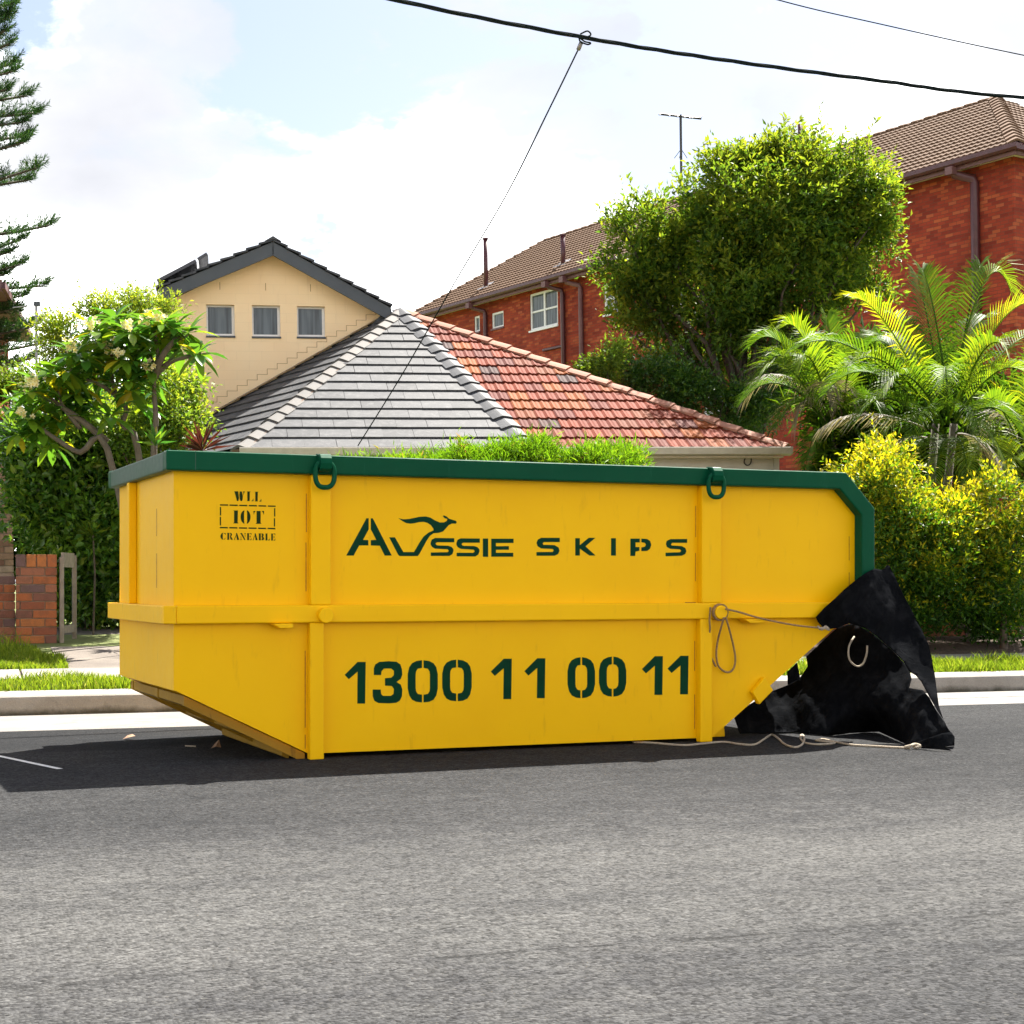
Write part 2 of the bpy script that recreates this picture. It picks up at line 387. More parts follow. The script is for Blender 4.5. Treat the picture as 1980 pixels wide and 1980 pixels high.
# under-frame along the sloping nose
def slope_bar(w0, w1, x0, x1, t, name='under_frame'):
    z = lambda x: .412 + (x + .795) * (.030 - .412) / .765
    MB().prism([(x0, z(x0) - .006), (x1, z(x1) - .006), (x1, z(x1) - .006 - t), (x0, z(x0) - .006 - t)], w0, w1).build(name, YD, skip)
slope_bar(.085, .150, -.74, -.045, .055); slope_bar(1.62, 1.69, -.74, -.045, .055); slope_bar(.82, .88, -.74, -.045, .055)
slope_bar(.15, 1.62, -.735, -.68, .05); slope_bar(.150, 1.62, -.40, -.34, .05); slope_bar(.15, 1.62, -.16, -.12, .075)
# waist rail round the bin
MB().add(*(lambda: ([(x, w, z) for z in (.781, .882) for x, w in ((-.80, .0), (-.864, .03), (-.870, .06), (-.870, 1.80), (-.803, 1.80), (-.803, .06))],
    [(5, 4, 3, 2, 1, 0), (6, 7, 8, 9, 10, 11)] + [(i, (i + 1) % 6, (i + 1) % 6 + 6, i + 6) for i in range(6)]))()).build('waist_rail', YW, skip, bevel=.006)
MB().box(-.7995, 3.62, 0, .0595, .781, .882).build('waist_rail', Y_, skip, bevel=.008)
MB().box(-.7995, 3.62, 1.7405, 1.80, .781, .882).build('waist_rail', Y_, skip, bevel=.008)
for w0, w1 in ((.003, .0595), (1.7405, 1.797)):
    for a, b, z0, z1 in ((-.032, .087, .8825, 1.626), (2.531, 2.675, .8825, 1.626), (-.038, .046, 0, .7805), (2.520, 2.609, 0, .7805)):
        MB().box(a, b, w0, w1, z0, z1).build('post', Y_, skip, bevel=.006)
# stiffeners on the nose end
for w in (1.18,):
    MB().prism([(w - .035, .8825), (w + .035, .8825), (w + .035, 1.628), (w - .035, 1.628)], -.852, -.8035, 'x').build('end_stiffener', Y_, skip, bevel=.006)
# green rim of box section
rim = [(-.861, 1.737), (3.607, 1.737), (3.833, 1.504), (3.833, .80), (3.730, .80), (3.730, 1.458), (3.558, 1.627), (-.861, 1.627)]
rimf = MB().prism(rim, -.030, .0595).build('rim', G_, skip, bevel=.010, seg=3)
MB().prism(rim, 1.7405, 1.83).build('rim', G_, skip, bevel=.010, seg=3)
MB().box(-.861, -.8035, .0602, 1.7400, 1.627, 1.734).build('rim', GW, skip, bevel=.008, label='weathered grey-green end of the rim')
MB().box(-.7025, -.6985, -.0318, -.0300, 1.630, 1.735).build('weld_seam', GW, rimf)
# lifting lugs, rests, brackets
for s in (.046, 2.648):
    MB().cyl((s, .06, .823), (0, -1, 0), .044, .105, 28).build('lug', Y_, skip, bevel=.006)
    MB().cyl((s, 1.74, .823), (0, 1, 0), .044, .105, 28).build('lug', Y_, skip, bevel=.006)
for a, b, z in ((-.268, -.150, .779), (2.815, 2.965, .779)):
    MB().prism([(a, z), (b, z), (b, z - .026), (a + .04, z - .026)], -.05, .05).build('rest_tab', Y_, skip, bevel=.004)
br = [sk(x * 1.0248, y * 1.0248, .03) for x, y in ((1418, 1306), (1441, 1277), (1457, 1302), (1431, 1329))]
MB().prism(br, .015, .058).build('bracket', Y_, skip, bevel=.005)
MB().prism([(2.648, .004), (2.845, .004), (2.835, .10), (2.80, .150), (2.76, .114)], .24, .30).build('foot_wedge', Y_, skip, bevel=.005)
MB().prism([(2.648, .004), (2.845, .004), (2.835, .10), (2.80, .150), (2.76, .114)], 1.5, 1.56).build('foot_wedge', Y_, skip, bevel=.005)
# weld gaps that show as thin rusty lines
def gap(s, z0, z1, w=.0595, wd=.0045): MB().box(s - wd / 2, s + wd / 2, w - .0012, w, z0, z1).build('weld_gap', MAT['rust'], skip)
for s, z0, z1 in ((-.043, 1.30, 1.52), (-.045, .96, 1.24), (2.518, 1.30, 1.50), (2.516, 1.02, 1.20), (-.050, .18, .62), (-.050, .06, .14), (2.510, .45, .64), (2.510, .08, .30), (3.690, 1.16, 1.32), (3.690, .98, 1.08)): gap(s, z0, z1)
for z0, z1 in ((1.28, 1.44), (.98, 1.18)): MB().box(-.8042, -.8031, .52, .535, z0, z1).build('weld_gap', MAT['rust'], skip)
MB().box(2.44, 2.516, .055, .0594, .8825, .8875).build('weld_gap', MAT['rust'], skip)
# lifting rings
def torus_oval(c, rx, rz, r, n=40, m=12):
    mb = MB(); vs = []
    for i in range(n):
        a = 2 * math.pi * i / n; ca, sa = math.cos(a), math.sin(a)
        p = Vector((math.copysign(abs(ca) ** .8, ca) * rx, 0, math.copysign(abs(sa) ** .8, sa) * rz)); nn = Vector((ca / rx, 0, sa / rz)).normalized()
        for k in range(m):
            b = 2 * math.pi * k / m; vs.append(Vector(c) + p + nn * r * math.cos(b) + Vector((0, r * math.sin(b), 0)))
    mb.add(vs, [(i * m + k, i * m + (k + 1) % m, ((i + 1) % n) * m + (k + 1) % m, ((i + 1) % n) * m + k) for i in range(n) for k in range(m)])
    return mb
for s in (.028, 2.592):
    for sg, w0 in ((-1, -.030), (1, 1.83)):
        yk = MB(); prof = [(w0, 1.640), (w0 + sg * .045, 1.640), (w0 + sg * .068, 1.655), (w0 + sg * .078, 1.685), (w0 + sg * .070, 1.715), (w0 + sg * .048, 1.738), (w0 - sg * .03, 1.745), (w0 - sg * .03, 1.7375), (w0, 1.7375)]
        yk.prism(prof, s - .034, s + .034, 'x').build('ring_holder', G_, skip, bevel=.004)
        o = torus_oval((s, w0 + sg * .040, 1.622), .056, .072, .0145).build('lifting_ring', G_, skip, smooth=True)
# ---- stencilled writing, traced as flat shapes lying on the panel
def zoom(ox, oy, k): return lambda x, y: sk(ox + x / k, oy + y / k, .0595)
A_ = zoom(660, 980, 5.52); B_ = zoom(640, 940, 2.6833); C_ = zoom(400, 930, 12.075)
def glyphs(name, mp, polys, mat):
    mb = MB()
    for poly in polys:
        pts = [mp(x, y) for x, y in poly]
        area = sum(pts[i - 1][0] * pts[i][1] - pts[i][0] * pts[i - 1][1] for i in range(len(pts)))
        if area < 0: pts = pts[::-1]
        mb.add([(s, .0588, z) for s, z in pts], [tuple(range(len(pts)))])
    return mb.build(name, mat, skip)
def letters(mp, groups, mat):
    for g in groups: glyphs('letter', mp, g, mat)
word1 = [[(268,122),(292,122),(292,240),(232,352),(288,355),(288,412),(190,412),(132,520),(52,520)],
 [(314,122),(336,122),(538,520),(462,520),(410,415),(314,412),(314,355),(372,352),(314,240)],
 [(510,325),(572,325),(662,483),(775,483),(840,372),(880,315),(930,275),(985,250),(980,230),(955,195),(920,172),(880,160),(830,163),(780,175),(735,180),(690,172),(645,148),(608,120),(660,133),(720,130),(780,118),(840,105),(900,102),(950,115),(1000,145),(1050,166),(1095,166),(1125,150),(1132,130),(1100,120),(1082,98),(1095,90),(1125,105),(1150,127),(1225,150),(1232,165),(1222,180),(1180,178),(1145,195),(1115,232),(1085,262),(1040,278),(985,282),(945,310),(905,370),(835,500),(815,525),(620,525),(605,510)],
 [(1205,335),(1205,378),(1025,378),(1010,384),(1006,394),(1012,406),(1030,412),(1140,415),(1175,427),(1194,448),(1198,468),(1185,505),(1155,524),(955,524),(955,487),(1130,484),(1143,477),(1145,467),(1135,453),(1000,446),(968,428),(954,405),(952,385),(965,350),(1000,332)],
 [(1478,338),(1478,383),(1303,383),(1288,389),(1284,399),(1290,410),(1308,416),(1415,418),(1453,430),(1472,452),(1476,471),(1463,508),(1430,530),(1230,528),(1230,490),(1405,490),(1420,482),(1422,472),(1410,457),(1275,448),(1243,431),(1229,408),(1227,388),(1240,352),(1275,336)],
 [(1510,338),(1567,338),(1567,534),(1510,534)],
 [(1600,340),(1838,340),(1838,385),(1650,387),(1650,420),(1788,420),(1788,458),(1650,458),(1650,490),(1835,490),(1835,532),(1600,532)]]
letters(A_, [word1[0:2]] + [[w] for w in word1[2:]], MAT['letter'])
word2 = [[(1187,268),(1187,290),(1105,290),(1098,297),(1102,304),(1160,306),(1180,318),(1186,335),(1178,352),(1160,361),(1066,361),(1066,342),(1150,341),(1156,334),(1150,326),(1090,323),(1072,312),(1066,295),(1072,278),(1090,268)],
 [(1267,270),(1291,270),(1291,306),(1337,268),(1372,268),(1320,312),(1372,360),(1340,360),(1291,324),(1291,360),(1267,360)],
 [(1453,270),(1478,270),(1478,360),(1453,360)],
 [(1553,272),(1602,272),(1602,292),(1580,292),(1580,316),(1600,316),(1600,335),(1580,340),(1578,362),(1553,362)],
 [(1610,272),(1640,274),(1656,285),(1662,305),(1655,325),(1640,336),(1610,337),(1610,318),(1628,314),(1634,304),(1628,294),(1610,291)],
 [(1848,274),(1848,294),(1770,294),(1764,302),(1768,308),(1820,311),(1838,321),(1844,337),(1838,352),(1820,361),(1736,364),(1736,345),(1810,343),(1817,336),(1810,328),(1760,325),(1742,315),(1737,300),(1742,284),(1760,275)]]
letters(B_, [[word2[0]], [word2[1]], [word2[2]], word2[3:5], [word2[5]]], MAT['letter'])
def one(xr, y0, y1): return [(xr-42,y0),(xr,y0),(xr-3,y1),(xr-44,y1),(xr-42,y0+50),(xr-88,y0+90),(xr-109,y0+67)]
def zero(x0, x1, y0, y1):
    xm = (x0 + x1) / 2 + 2; L = [(xm-5,y0),(x0+45,y0+4),(x0+22,y0+16),(x0+8,y0+36),(x0,y0+72),(x0,y1-72),(x0+8,y1-36),(x0+22,y1-14),(x0+45,y1-3),(xm-5,y1),(xm-5,y1-40),(x0+52,y1-44),(x0+43,y1-58),(x0+41,y1-75),(x0+41,y0+75),(x0+43,y0+58),(x0+52,y0+44),(xm-5,y0+40)]
    k = lambda p: (x0 + x1 + 4 - p[0] - 2, p[1])
    return [L, [k(p) for p in L]]
nums = [one(180, 912, 1128), [(222,945),(230,925),(250,912),(300,908),(340,911),(360,925),(368,950),(370,978),(362,1000),(340,1016),(362,1030),(370,1055),(368,1090),(358,1112),(338,1124),(300,1127),(245,1125),(225,1113),(216,1090),(216,1055),(258,1055),(260,1078),(270,1088),(310,1088),(324,1078),(326,1052),(315,1037),(280,1035),(280,996),(312,994),(326,980),(326,958),(312,946),(275,946),(262,960),(260,980),(222,980)]]
nums += zero(398,552,903,1122) + zero(577,728,900,1116) + [one(938,895,1105), one(1112,893,1100)] + zero(1227,1368,887,1100) + zero(1390,1530,884,1092) + [one(1722,882,1083), one(1855,880,1080)]
letters(B_, [nums[0:1], nums[1:2], nums[2:4], nums[4:6], nums[6:7], nums[7:8], nums[8:10], nums[10:12], nums[12:13], nums[13:14]], MAT['letter'])
sm = [[(640,240),(730,240),(742,330),(750,400),(735,468),(700,468),(685,400)], [(768,245),(815,245),(840,350),(835,430),(815,470),(785,468),(768,420),(758,330)], [(835,245),(890,245),(872,275),(848,345),(856,275)]]
for dx, dy in ((0, 0), (185, 7)):
    sm += [[(x + dx, y + dy) for x, y in p] for p in ([(930,245),(1022,245),(1003,262),(1000,470),(930,470),(945,455),(945,262)], [(1030,472),(1060,455),(1085,408),(1087,474)])]
def dash(x0, y0, x1, y1, t): return [(x0, y0 - t), (x1, y1 - t), (x1, y1 + t), (x0, y0 + t)]
for (xs, ya, yb) in (((305,497,530,720,755,943,978,1168,1205,1385,1425,1605), 558, 590), ((300,490,523,712,750,938,972,1160,1197,1380,1415,1598), 1088, 1112)):
    for i in range(0, 12, 2):
        f = lambda x: ya + (yb - ya) * (x - 300) / 1300
        sm.append(dash(xs[i], f(xs[i]), xs[i + 1], f(xs[i + 1]), 16))
for x, y0, y1 in ((318,605,805),(316,838,1038),(1583,635,830),(1578,868,1062)): sm.append([(x - 15, y0), (x + 15, y0), (x + 15, y1), (x - 15, y1)])
sm += [[(615,688),(725,688),(718,965),(740,990),(610,990),(635,965),(635,705)],
 [(880,690),(850,692),(812,735),(790,790),(785,840),(790,890),(812,945),(850,990),(880,998),(868,940),(868,745)], [(930,690),(960,692),(995,735),(1015,790),(1020,840),(1015,890),(995,945),(960,990),(930,998),(940,940),(940,745)],
 [(1160,700),(1255,700),(1255,975),(1280,1000),(1135,1000),(1160,975)], [(1085,700),(1140,700),(1110,735),(1095,795)], [(1275,700),(1335,700),(1332,795),(1310,735)]]
def cell(x0, x1, polys):
    f = lambda X: 1208 + (X - 310) * .017
    return [[(x0 + (x1 - x0) * a, f(x0) + 162 * b) for a, b in p] for p in polys]
stem = lambda a, b: [(a, 0), (b, 0), (b - .04, .08), (b - .04, .92), (b, 1), (a, 1), (a + .06, .92), (a + .06, .08)]
GA = [[(.42, .02), (.62, .02), (1, 1), (.55, 1), (.60, .85), (.45, .35)], [(.38, .30), (.42, .42), (.2, .92), (.3, 1), (0, 1), (.1, .9)]]
GE = [stem(.05, .5), [(.58, 0), (.95, 0), (.97, .3), (.85, .1), (.58, .08)], [(.58, .42), (.75, .45), (.8, .32), (.8, .68), (.75, .56), (.58, .56)], [(.58, 1), (.95, 1), (1, .68), (.86, .9), (.58, .92)]]
for x0, x1, pl in ((315,450,[[(.5,0),(.25,.06),(.06,.3),(0,.5),(.06,.72),(.25,.95),(.5,1),(.42,.85),(.42,.15)],[(.58,0),(.78,.08),(.9,.02),(.92,.36),(.78,.16),(.58,.08)],[(.58,1),(.8,.92),(.95,.72),(.85,.8),(.58,.92)]]),
 (470,605,[stem(0,.42),[(.5,0),(.75,.04),(.88,.2),(.82,.4),(.68,.5),(.85,.7),(1,1),(.66,1),(.5,.6),(.56,.42),(.6,.24),(.5,.08)]]),
 (625,755,GA),(775,910,[[(0,0),(.34,0),(.95,1),(.72,1),(.18,.2)],[(.12,.4),(.2,.5),(.2,.92),(.3,1),(0,1),(.12,.9)],[(.7,0),(1,0),(.9,.1),(.9,.6),(.82,.48),(.82,.1)]]),
 (930,1045,GE),(1065,1185,GA),(1205,1345,[stem(0,.42),[(.5,0),(.78,.04),(.88,.2),(.82,.4),(.7,.48),(.9,.58),(.97,.78),(.85,.95),(.5,1),(.5,.9),(.62,.8),(.6,.6),(.5,.52),(.5,.44),(.58,.3),(.58,.16),(.5,.1)]]),
 (1365,1470,[stem(0,.5),[(.6,1),(.95,1),(.98,.66),(.85,.88),(.6,.92)]]),(1490,1600,GE)): sm += cell(x0, x1, pl)
tag(glyphs('small_lettering', C_, sm, MAT['letter_small']), kind='stuff')

# ------------------------------------------------------------------ black tarpaulin and ropes
def tarpmat():
    m, t = newmat('black_tarpaulin'); co = t.new('ShaderNodeTexCoord').outputs['Object']
    f = t.ramp(t.noise(co, 7, 8, .7, .8), [(.45, g3(0)), (.8, g3(1))])
    c = t.mix(f, (.0055, .006, .007, 1), (.015, .0157, .0175, 1)); setc(t, c)
    t.bsdf.inputs['Roughness'].default_value = .9; t.bsdf.inputs['Specular IOR Level'].default_value = .0
    wv = t.noise(co, 260, 2)
    h = t.math('ADD', t.math('MULTIPLY', t.noise(co, 6, 7, .62, 1.2), 1.0), t.math('MULTIPLY', wv, .05)); 
    cr = t.math('ABSOLUTE', t.math('SUBTRACT', t.noise(t.new('ShaderNodeMapping', inp={0: co, 2: (.3, .5, .6), 3: (1, 1, .45)}).outputs[0], 9, 4, .5, .6), .5))
    h = t.math('ADD', h, t.math('MULTIPLY', t.math('MINIMUM', cr, .06), 5.0)); bump(t, h, .2, .03)
    return m
MAT['tarp'] = tarpmat()
tarp = empty('tarpaulin', SK, 'torn black tarpaulin slumped off the open end of the skip onto the road', 'tarpaulin')
def cloth(name, outline, ctrl, holes=(), step=6, amp=.02, fr=.035, parent=tarp, fan=None, pleat=0.0):
    V, Fc = cdt(outline, holes, step)
    mb = MB(); C = np.array(ctrl, float); out = []; n = len(C); X = C[:, :2] / 100
    tps = lambda r2: .5 * r2 * np.log(r2 + 1e-9)
    K = tps(((X[:, None] - X[None]) ** 2).sum(2)) + .02 * np.eye(n); Pm = np.concatenate([np.ones((n, 1)), X], 1)
    sol = np.linalg.solve(np.block([[K, Pm], [Pm.T, np.zeros((3, 3))]]), np.concatenate([C[:, 2], np.zeros(3)]))
    for v in V:
        q = np.array([v.x, v.y]) / 100; w = float(tps(((X - q) ** 2).sum(1)) @ sol[:n] + sol[n] + sol[n + 1:] @ q)
        w += amp * .8 * (abs(math.sin(v.x * .11 - v.y * .05 + 1.5 * math.sin(v.y * .03))) - .6) + amp * (math.sin(v.x * fr + v.y * fr * 1.7) + .6 * math.sin(v.x * fr * 2.3 - v.y * fr * 1.1 + 1) + .35 * math.sin(v.x * fr * 4.7 + v.y * fr * 3.9))
        if fan:                                             # folds spreading from the point where the sheet hangs
            dx, dy = v.x - fan[0], v.y - fan[1]; dd = math.hypot(dx, dy); an = math.atan2(dy, dx)
            w += fan[2] * min(1, dd / 110) * (abs(math.sin(an * 6.5 + .6 * math.sin(dd * .03))) ** .7 - .5)
        if pleat: w += pleat * (abs(math.sin(v.x * .055 + .9 * math.sin(v.y * .022))) ** .7 - .5)
        p = onb(SK, v.x, v.y, w); out.append((p.x, p.y, max(p.z, .006)))
    mb.add(out, Fc); o = mb.build(name, MAT['tarp'], parent, smooth=True)
    m = o.modifiers.new('thickness', 'SOLIDIFY'); m.thickness = .004
    return o
def wg(x, y):
    P = SK.inverted() @ at(x, y, F / (y - HY)); return (x, y, P.y)
def Z4(pts): return [(1300 + x / 3.22, 1000 + y / 3.22) for x, y in pts]
flap = [(893,622),(945,565),(1010,508),(1065,458),(1120,412),(1160,380),(1200,352),(1232,332),(1262,322),(1300,330),(1322,318),(1335,298),(1352,305),(1372,350),(1395,395),(1440,485),(1500,602),(1550,700),(1595,792),(1615,875),(1630,960),(1645,1070),(1660,1180),(1688,1262),(1650,1205),(1600,1120),(1550,1025),(1515,985),(1475,962),(1440,900),(1380,838),(1330,792),(1270,738),(1200,690),(1100,660),(1030,690),(975,697),(935,685),(905,652)]
cloth('flap', Z4(flap), [(1577,1192,-.06),(1614,1158,-.05),(1672,1110,-.06),(1714,1093,-.02),(1640,1150,-.09),(1640,1195,-.14),(1610,1212,-.02),(1700,1180,-.20),(1766,1186,-.22),(1713,1245,-.30),(1795,1245,-.38),(1806,1298,-.55),(1760,1300,-.50),(1815,1366,-.78),(1825,1390,-.90)], amp=.006, fan=(1700,1085,.05))
back = [(1030,688),(1130,660),(1260,735),(1370,830),(1440,905),(1480,965),(1490,1010),(1475,1065),(1560,1080),(1600,1125),(1640,1200),(1690,1268),(1720,1320),(1757,1370),(1755,1420),(1640,1432),(1480,1425),(1380,1385),(1290,1335),(1240,1338),(1100,1352),(950,1366),(880,1352),(760,1340),(600,1350),(500,1352),(420,1348),(385,1250),(480,1165),(560,1120),(620,1085),(720,1045),(790,1010),(845,930),(835,870),(930,780)]
hole1 = [(800,1255),(790,1300),(950,1320),(1240,1330),(1180,1280),(1110,1225),(1060,1240),(960,1250),(890,1180),(850,1165)]
cloth('hanging_sheet', Z4(back), [(1625,1215,.35),(1680,1230,.10),(1760,1300,-.30),(1560,1290,.55),(1500,1345,.65),wg(1430,1420),wg(1470,1420),wg(1540,1419),wg(1600,1424),wg(1640,1420),wg(1700,1416),wg(1730,1432),wg(1760,1443),wg(1843,1443),(1845,1425,-.97),(1825,1392,-.86),(1800,1350,-.62),(1650,1330,.10),(1700,1380,-.25),(1600,1370,.10),(1420,1385,.35)], amp=.012, fr=.05, pleat=.025)
fold = [(1470,1425),(1530,1400),(1600,1375),(1680,1348),(1735,1340),(1757,1370),(1756,1420),(1690,1432),(1740,1455),(1650,1445),(1560,1440)]
cloth('bottom_fold', Z4(fold), [(1757,1442,-.80),(1800,1425,-.98),(1845,1425,-1.05),(1840,1450,-1.1),(1790,1447,-.95)], amp=.006)
rear = [(700,1120),(800,1105),(1000,1120),(1260,1150),(1290,1300),(1100,1330),(900,1320),(740,1300)]
cloth('shade_sheet', Z4(rear), [(1520,1350,1.2),(1690,1360,1.0),(1600,1405,1.05),(1540,1400,1.2)], amp=.02)  # black sheet added where the road behind is only in shade
strip = [(715,962),(775,905),(795,1005),(760,1040),(718,1052)]
cloth('torn_strip', Z4(strip), [(1522,1300,.9),(1545,1285,.9),(1535,1325,.95)], amp=.01)
MAT['rope'] = pm('pale_rope', (.50, .43, .34), (.36, .29, .20), 90, .9, .6, 300)
MAT['rope_tan'] = pm('tan_rope', (.40, .24, .10), (.25, .15, .07), 80, .9, .6, 300)
MAT['brass'] = pm('brass', (.55, .42, .16), None, rough=.35, metal=1)
def smoothpts(P, n=6):
    P = [Vector(p) for p in P]; out = []
    for i in range(len(P) - 1):
        p0, p1, p2, p3 = P[max(i - 1, 0)], P[i], P[i + 1], P[min(i + 2, len(P) - 1)]
        for k in range(n):
            t = k / n; out.append(.5 * ((2 * p1) + (p2 - p0) * t + (2 * p0 - 5 * p1 + 4 * p2 - p3) * t * t + (3 * p1 - p0 - 3 * p2 + p3) * t ** 3))
    return out + [P[-1]]
def rope(pts, w, r, mat, name, label=None, parent=None, cat=None):
    ps = []
    for i, (x, y) in enumerate(pts):
        ww = w[i] if hasattr(w, '__len__') else w
        ps.append(SK @ onb(SK, x, y, ww) if not parent else onb(SK, x, y, ww))
    return MB().tube(smoothpts(ps), r, 7).build(name, mat, parent, smooth=True, label=label, cat=cat)
gy = MB().tube([(0, 0, 0), (0, -.004, 0)], .016, 20).build('eyelet', MAT['brass'], tarp, M=Matrix.Translation(onb(SK, 1300 + 1453 / 3.22, 1000 + 1143 / 3.22, -.36)))
tie = empty('tie_rope', SK, 'tan rope wound on the right-hand lug and tied to the tarpaulin corner', 'rope')
rope(Z4([(330, 572), (420, 592), (520, 622), (640, 650), (760, 672), (860, 684), (910, 688)]), [-.075, -.07, -.07, -.08, -.085, -.09, -.09], .0062, MAT['rope_tan'], 'taut_line', parent=tie)
rope(Z4([(322, 625), (306, 680), (285, 760), (274, 850), (285, 920), (315, 955), (352, 965), (382, 940), (392, 880), (380, 800), (355, 700), (332, 622)]), [-.06, -.03, .03, .035, .035, .03, .03, .03, .035, .03, -.03, -.06], .0066, MAT['rope_tan'], 'hanging_loop', parent=tie)
rope(Z4([(238, 560), (232, 640), (235, 690), (228, 740), (222, 800), (238, 860), (258, 905), (272, 930)]), [-.03, -.02, -.01, .02, .03, .03, .03, .03], .0062, MAT['rope_tan'], 'loose_end', parent=tie)
lug = (2.648, .823)
coil = []
for i in range(60):
    a = i / 59 * 4.2 * 2 * math.pi; coil.append((lug[0] + .050 * math.cos(a), -.008 - .026 * i / 59 - .004 * math.sin(a * .5), lug[1] + .050 * math.sin(a)))
MB().tube(coil, .0065, 7).build('coil', MAT['rope_tan'], tie, smooth=True)
MB().tube(smoothpts([onb(SK, *Z4([p])[0], -.095) for p in ((905, 680), (930, 698), (955, 682), (975, 700), (945, 690), (915, 696))]), .008, 6).build('knot', MAT['rope'], tie, smooth=True)
rope(Z4([(1132, 745), (1105, 790), (1096, 840), (1105, 890), (1135, 922), (1165, 928), (1192, 905), (1210, 850), (1213, 800)]), [.02, -.05, -.08, -.08, -.08, -.08, -.1, -.12, -.13], .0062, MAT['rope'], 'rope_loop', parent=tarp)
gp = []
for x, y in Z4([(-245, 1402), (-120, 1408), (0, 1418), (90, 1422), (190, 1412), (320, 1402), (420, 1415), (510, 1418), (570, 1385), (615, 1357), (650, 1372), (700, 1415), (760, 1434), (805, 1420), (822, 1385), (812, 1358), (798, 1364), (802, 1385), (830, 1408), (900, 1417), (985, 1413), (1010, 1405), (940, 1398), (895, 1390), (940, 1385), (1020, 1402), (1120, 1420), (1250, 1428), (1400, 1436), (1480, 1440)]):
    Y = 1.0 * F / (y - HY); p = at(x, y, Y * .9945); gp.append(Vector((p.x, p.y, .0075)))
gr = empty('ground_rope', Matrix.Translation(gp[0]), 'pale rope trailing along the road from the tarpaulin corner to under the skip', 'rope')
MB().tube(smoothpts([p - gp[0] for p in gp]), .0068, 7).build('rope_line', MAT['rope'], gr, smooth=True)
e = gp[-1] - gp[0]
MB().tube(smoothpts([e + Vector(d) for d in ((-.03, 0, .005), (.0, -.02, .016), (.035, .01, .022), (.06, -.015, .012), (.03, .0, .004), (.05, .02, .018), (.085, -.01, .012), (.1, .0, .006))]), .0095, 7).build('knot', MAT['rope'], gr, smooth=True)
# small litter on the road
def litter(name, x, y, pts, r, mat, label):
    Y = F / (y - HY); p = at(x, y, Y); return MB().add([(p.x + a, p.y + b, .004 + c) for a, b, c in pts], [tuple(range(len(pts)))]).build(name, mat, label=label, cat='litter')
MAT['deadleaf'] = pm('dead_leaf', (.30, .18, .10), (.18, .10, .06), 60, .8)
litter('dead_leaf', 418, 1448, [(-.03, -.01, 0), (0, -.02, .012), (.03, 0, .004), (.012, .03, .05), (-.01, .03, .03)], 0, MAT['deadleaf'], 'curled brown leaf on the road under the nose of the skip')
litter('dead_leaf', 250, 1430, [(-.04, -.01, 0), (0, -.03, .012), (.04, 0, .02), (.012, .03, .03), (-.02, .03, .02)], 0, MAT['deadleaf'], 'small dry leaf on the dark road left of the skip')
tw = [at(358, 1444, F / (1444 - HY)), at(378, 1445, F / (1445 - HY))]
MB().tube([(p.x, p.y, .006) for p in tw], .004, 5).build('twig', MAT['rope'], label='thin pale twig on the road under the nose of the skip', cat='twig')
# short white painted line, worn
MAT['roadpaint'] = pm('road_paint', (.72, .72, .70), (.58, .58, .56), 30, .7)
p0, p1 = at(-30, 1457, F / (1457 - HY)), at(116, 1488, F / (1488 - HY))
d = (p1 - p0).normalized(); sd = Vector((-d.y, d.x, 0)) * .018
MB().add([(*(q + e_).xy, .004) for q, e_ in ((p0, -sd), (p1, -sd), (p1, sd), (p0, sd))], [(0, 1, 2, 3)]).build('road_marking', MAT['roadpaint'], kind='structure')
# ------------------------------------------------------------------ houses behind
ROLL = .016
K9 = 1.0248                                            # photo seen at 1932 px -> 1980 px
def roofmat(name, stops, rough, spec, spots=(.1, .1, .1), amt=.4):
    m, t = newmat(name); co = t.new('ShaderNodeTexCoord').outputs['Object']; oi = t.new('ShaderNodeObjectInfo')
    c = t.ramp(oi.outputs['Random'], stops)
    v = t.vmath('ADD', co, oi.outputs['Location']).outputs[0]
    c = t.mix(t.math('MULTIPLY', t.ramp(t.noise(v, 9, 7, .66), [(.48, g3(0)), (.72, g3(1))]), amt), c, (*spots, 1))
    c = t.mix(.5, c, t.ramp(t.noise(v, 45, 3, .6), [(.3, g3(.75)), (.7, g3(1.2))]), 'MULTIPLY')
    setc(t, c); t.bsdf.inputs['Roughness'].default_value = rough; t.bsdf.inputs['Specular IOR Level'].default_value = spec
    bump(t, t.noise(v, 60, 4), .15, .01)
    return m
MAT['slate'] = roofmat('grey_roof_tile', [(0, (.052, .054, .059)), (.5, (.064, .066, .071)), (1, (.076, .078, .083))], .65, .13, (.16, .158, .16), .5)
MAT['slate_dark'] = roofmat('dark_grey_ridge_tile', [(0, (.045, .048, .055)), (1, (.065, .068, .075))], .7, .25, (.14, .14, .145), .4)
MAT['slate_warm'] = roofmat('weathered_hip_tile', [(0, (.112, .109, .105)), (1, (.143, .135, .128))], .75, .15, (.16, .13, .11), .4)
MAT['terracotta'] = roofmat('terracotta_tile', [(0, (.130, .023, .011)), (.30, (.180, .033, .013)), (.55, (.120, .023, .014)), (.74, (.095, .027, .022)), (.84, (.23, .064, .015)), (.965, (.21, .053, .013)), (.98, (.07, .034, .03)), (1, (.05, .03, .03))], .75, .10, (.16, .08, .06), .4)
MAT['terra_ridge'] = roofmat('terracotta_ridge', [(0, (.30, .12, .075)), (1, (.38, .17, .11))], .75, .2, (.19, .13, .09), .8)
MAT['brown_tile'] = roofmat('brown_roof_tile', [(0, (.132, .081, .053)), (1, (.162, .102, .068))], .85, .08, (.14, .08, .05), .5)
MAT['underlay'] = pm('roof_underlay', (.05, .045, .04), None, rough=.9)
MAT['bedding'] = pm('ridge_bedding', (.24, .15, .10), (.16, .10, .07), 18, .95, .5, 40)
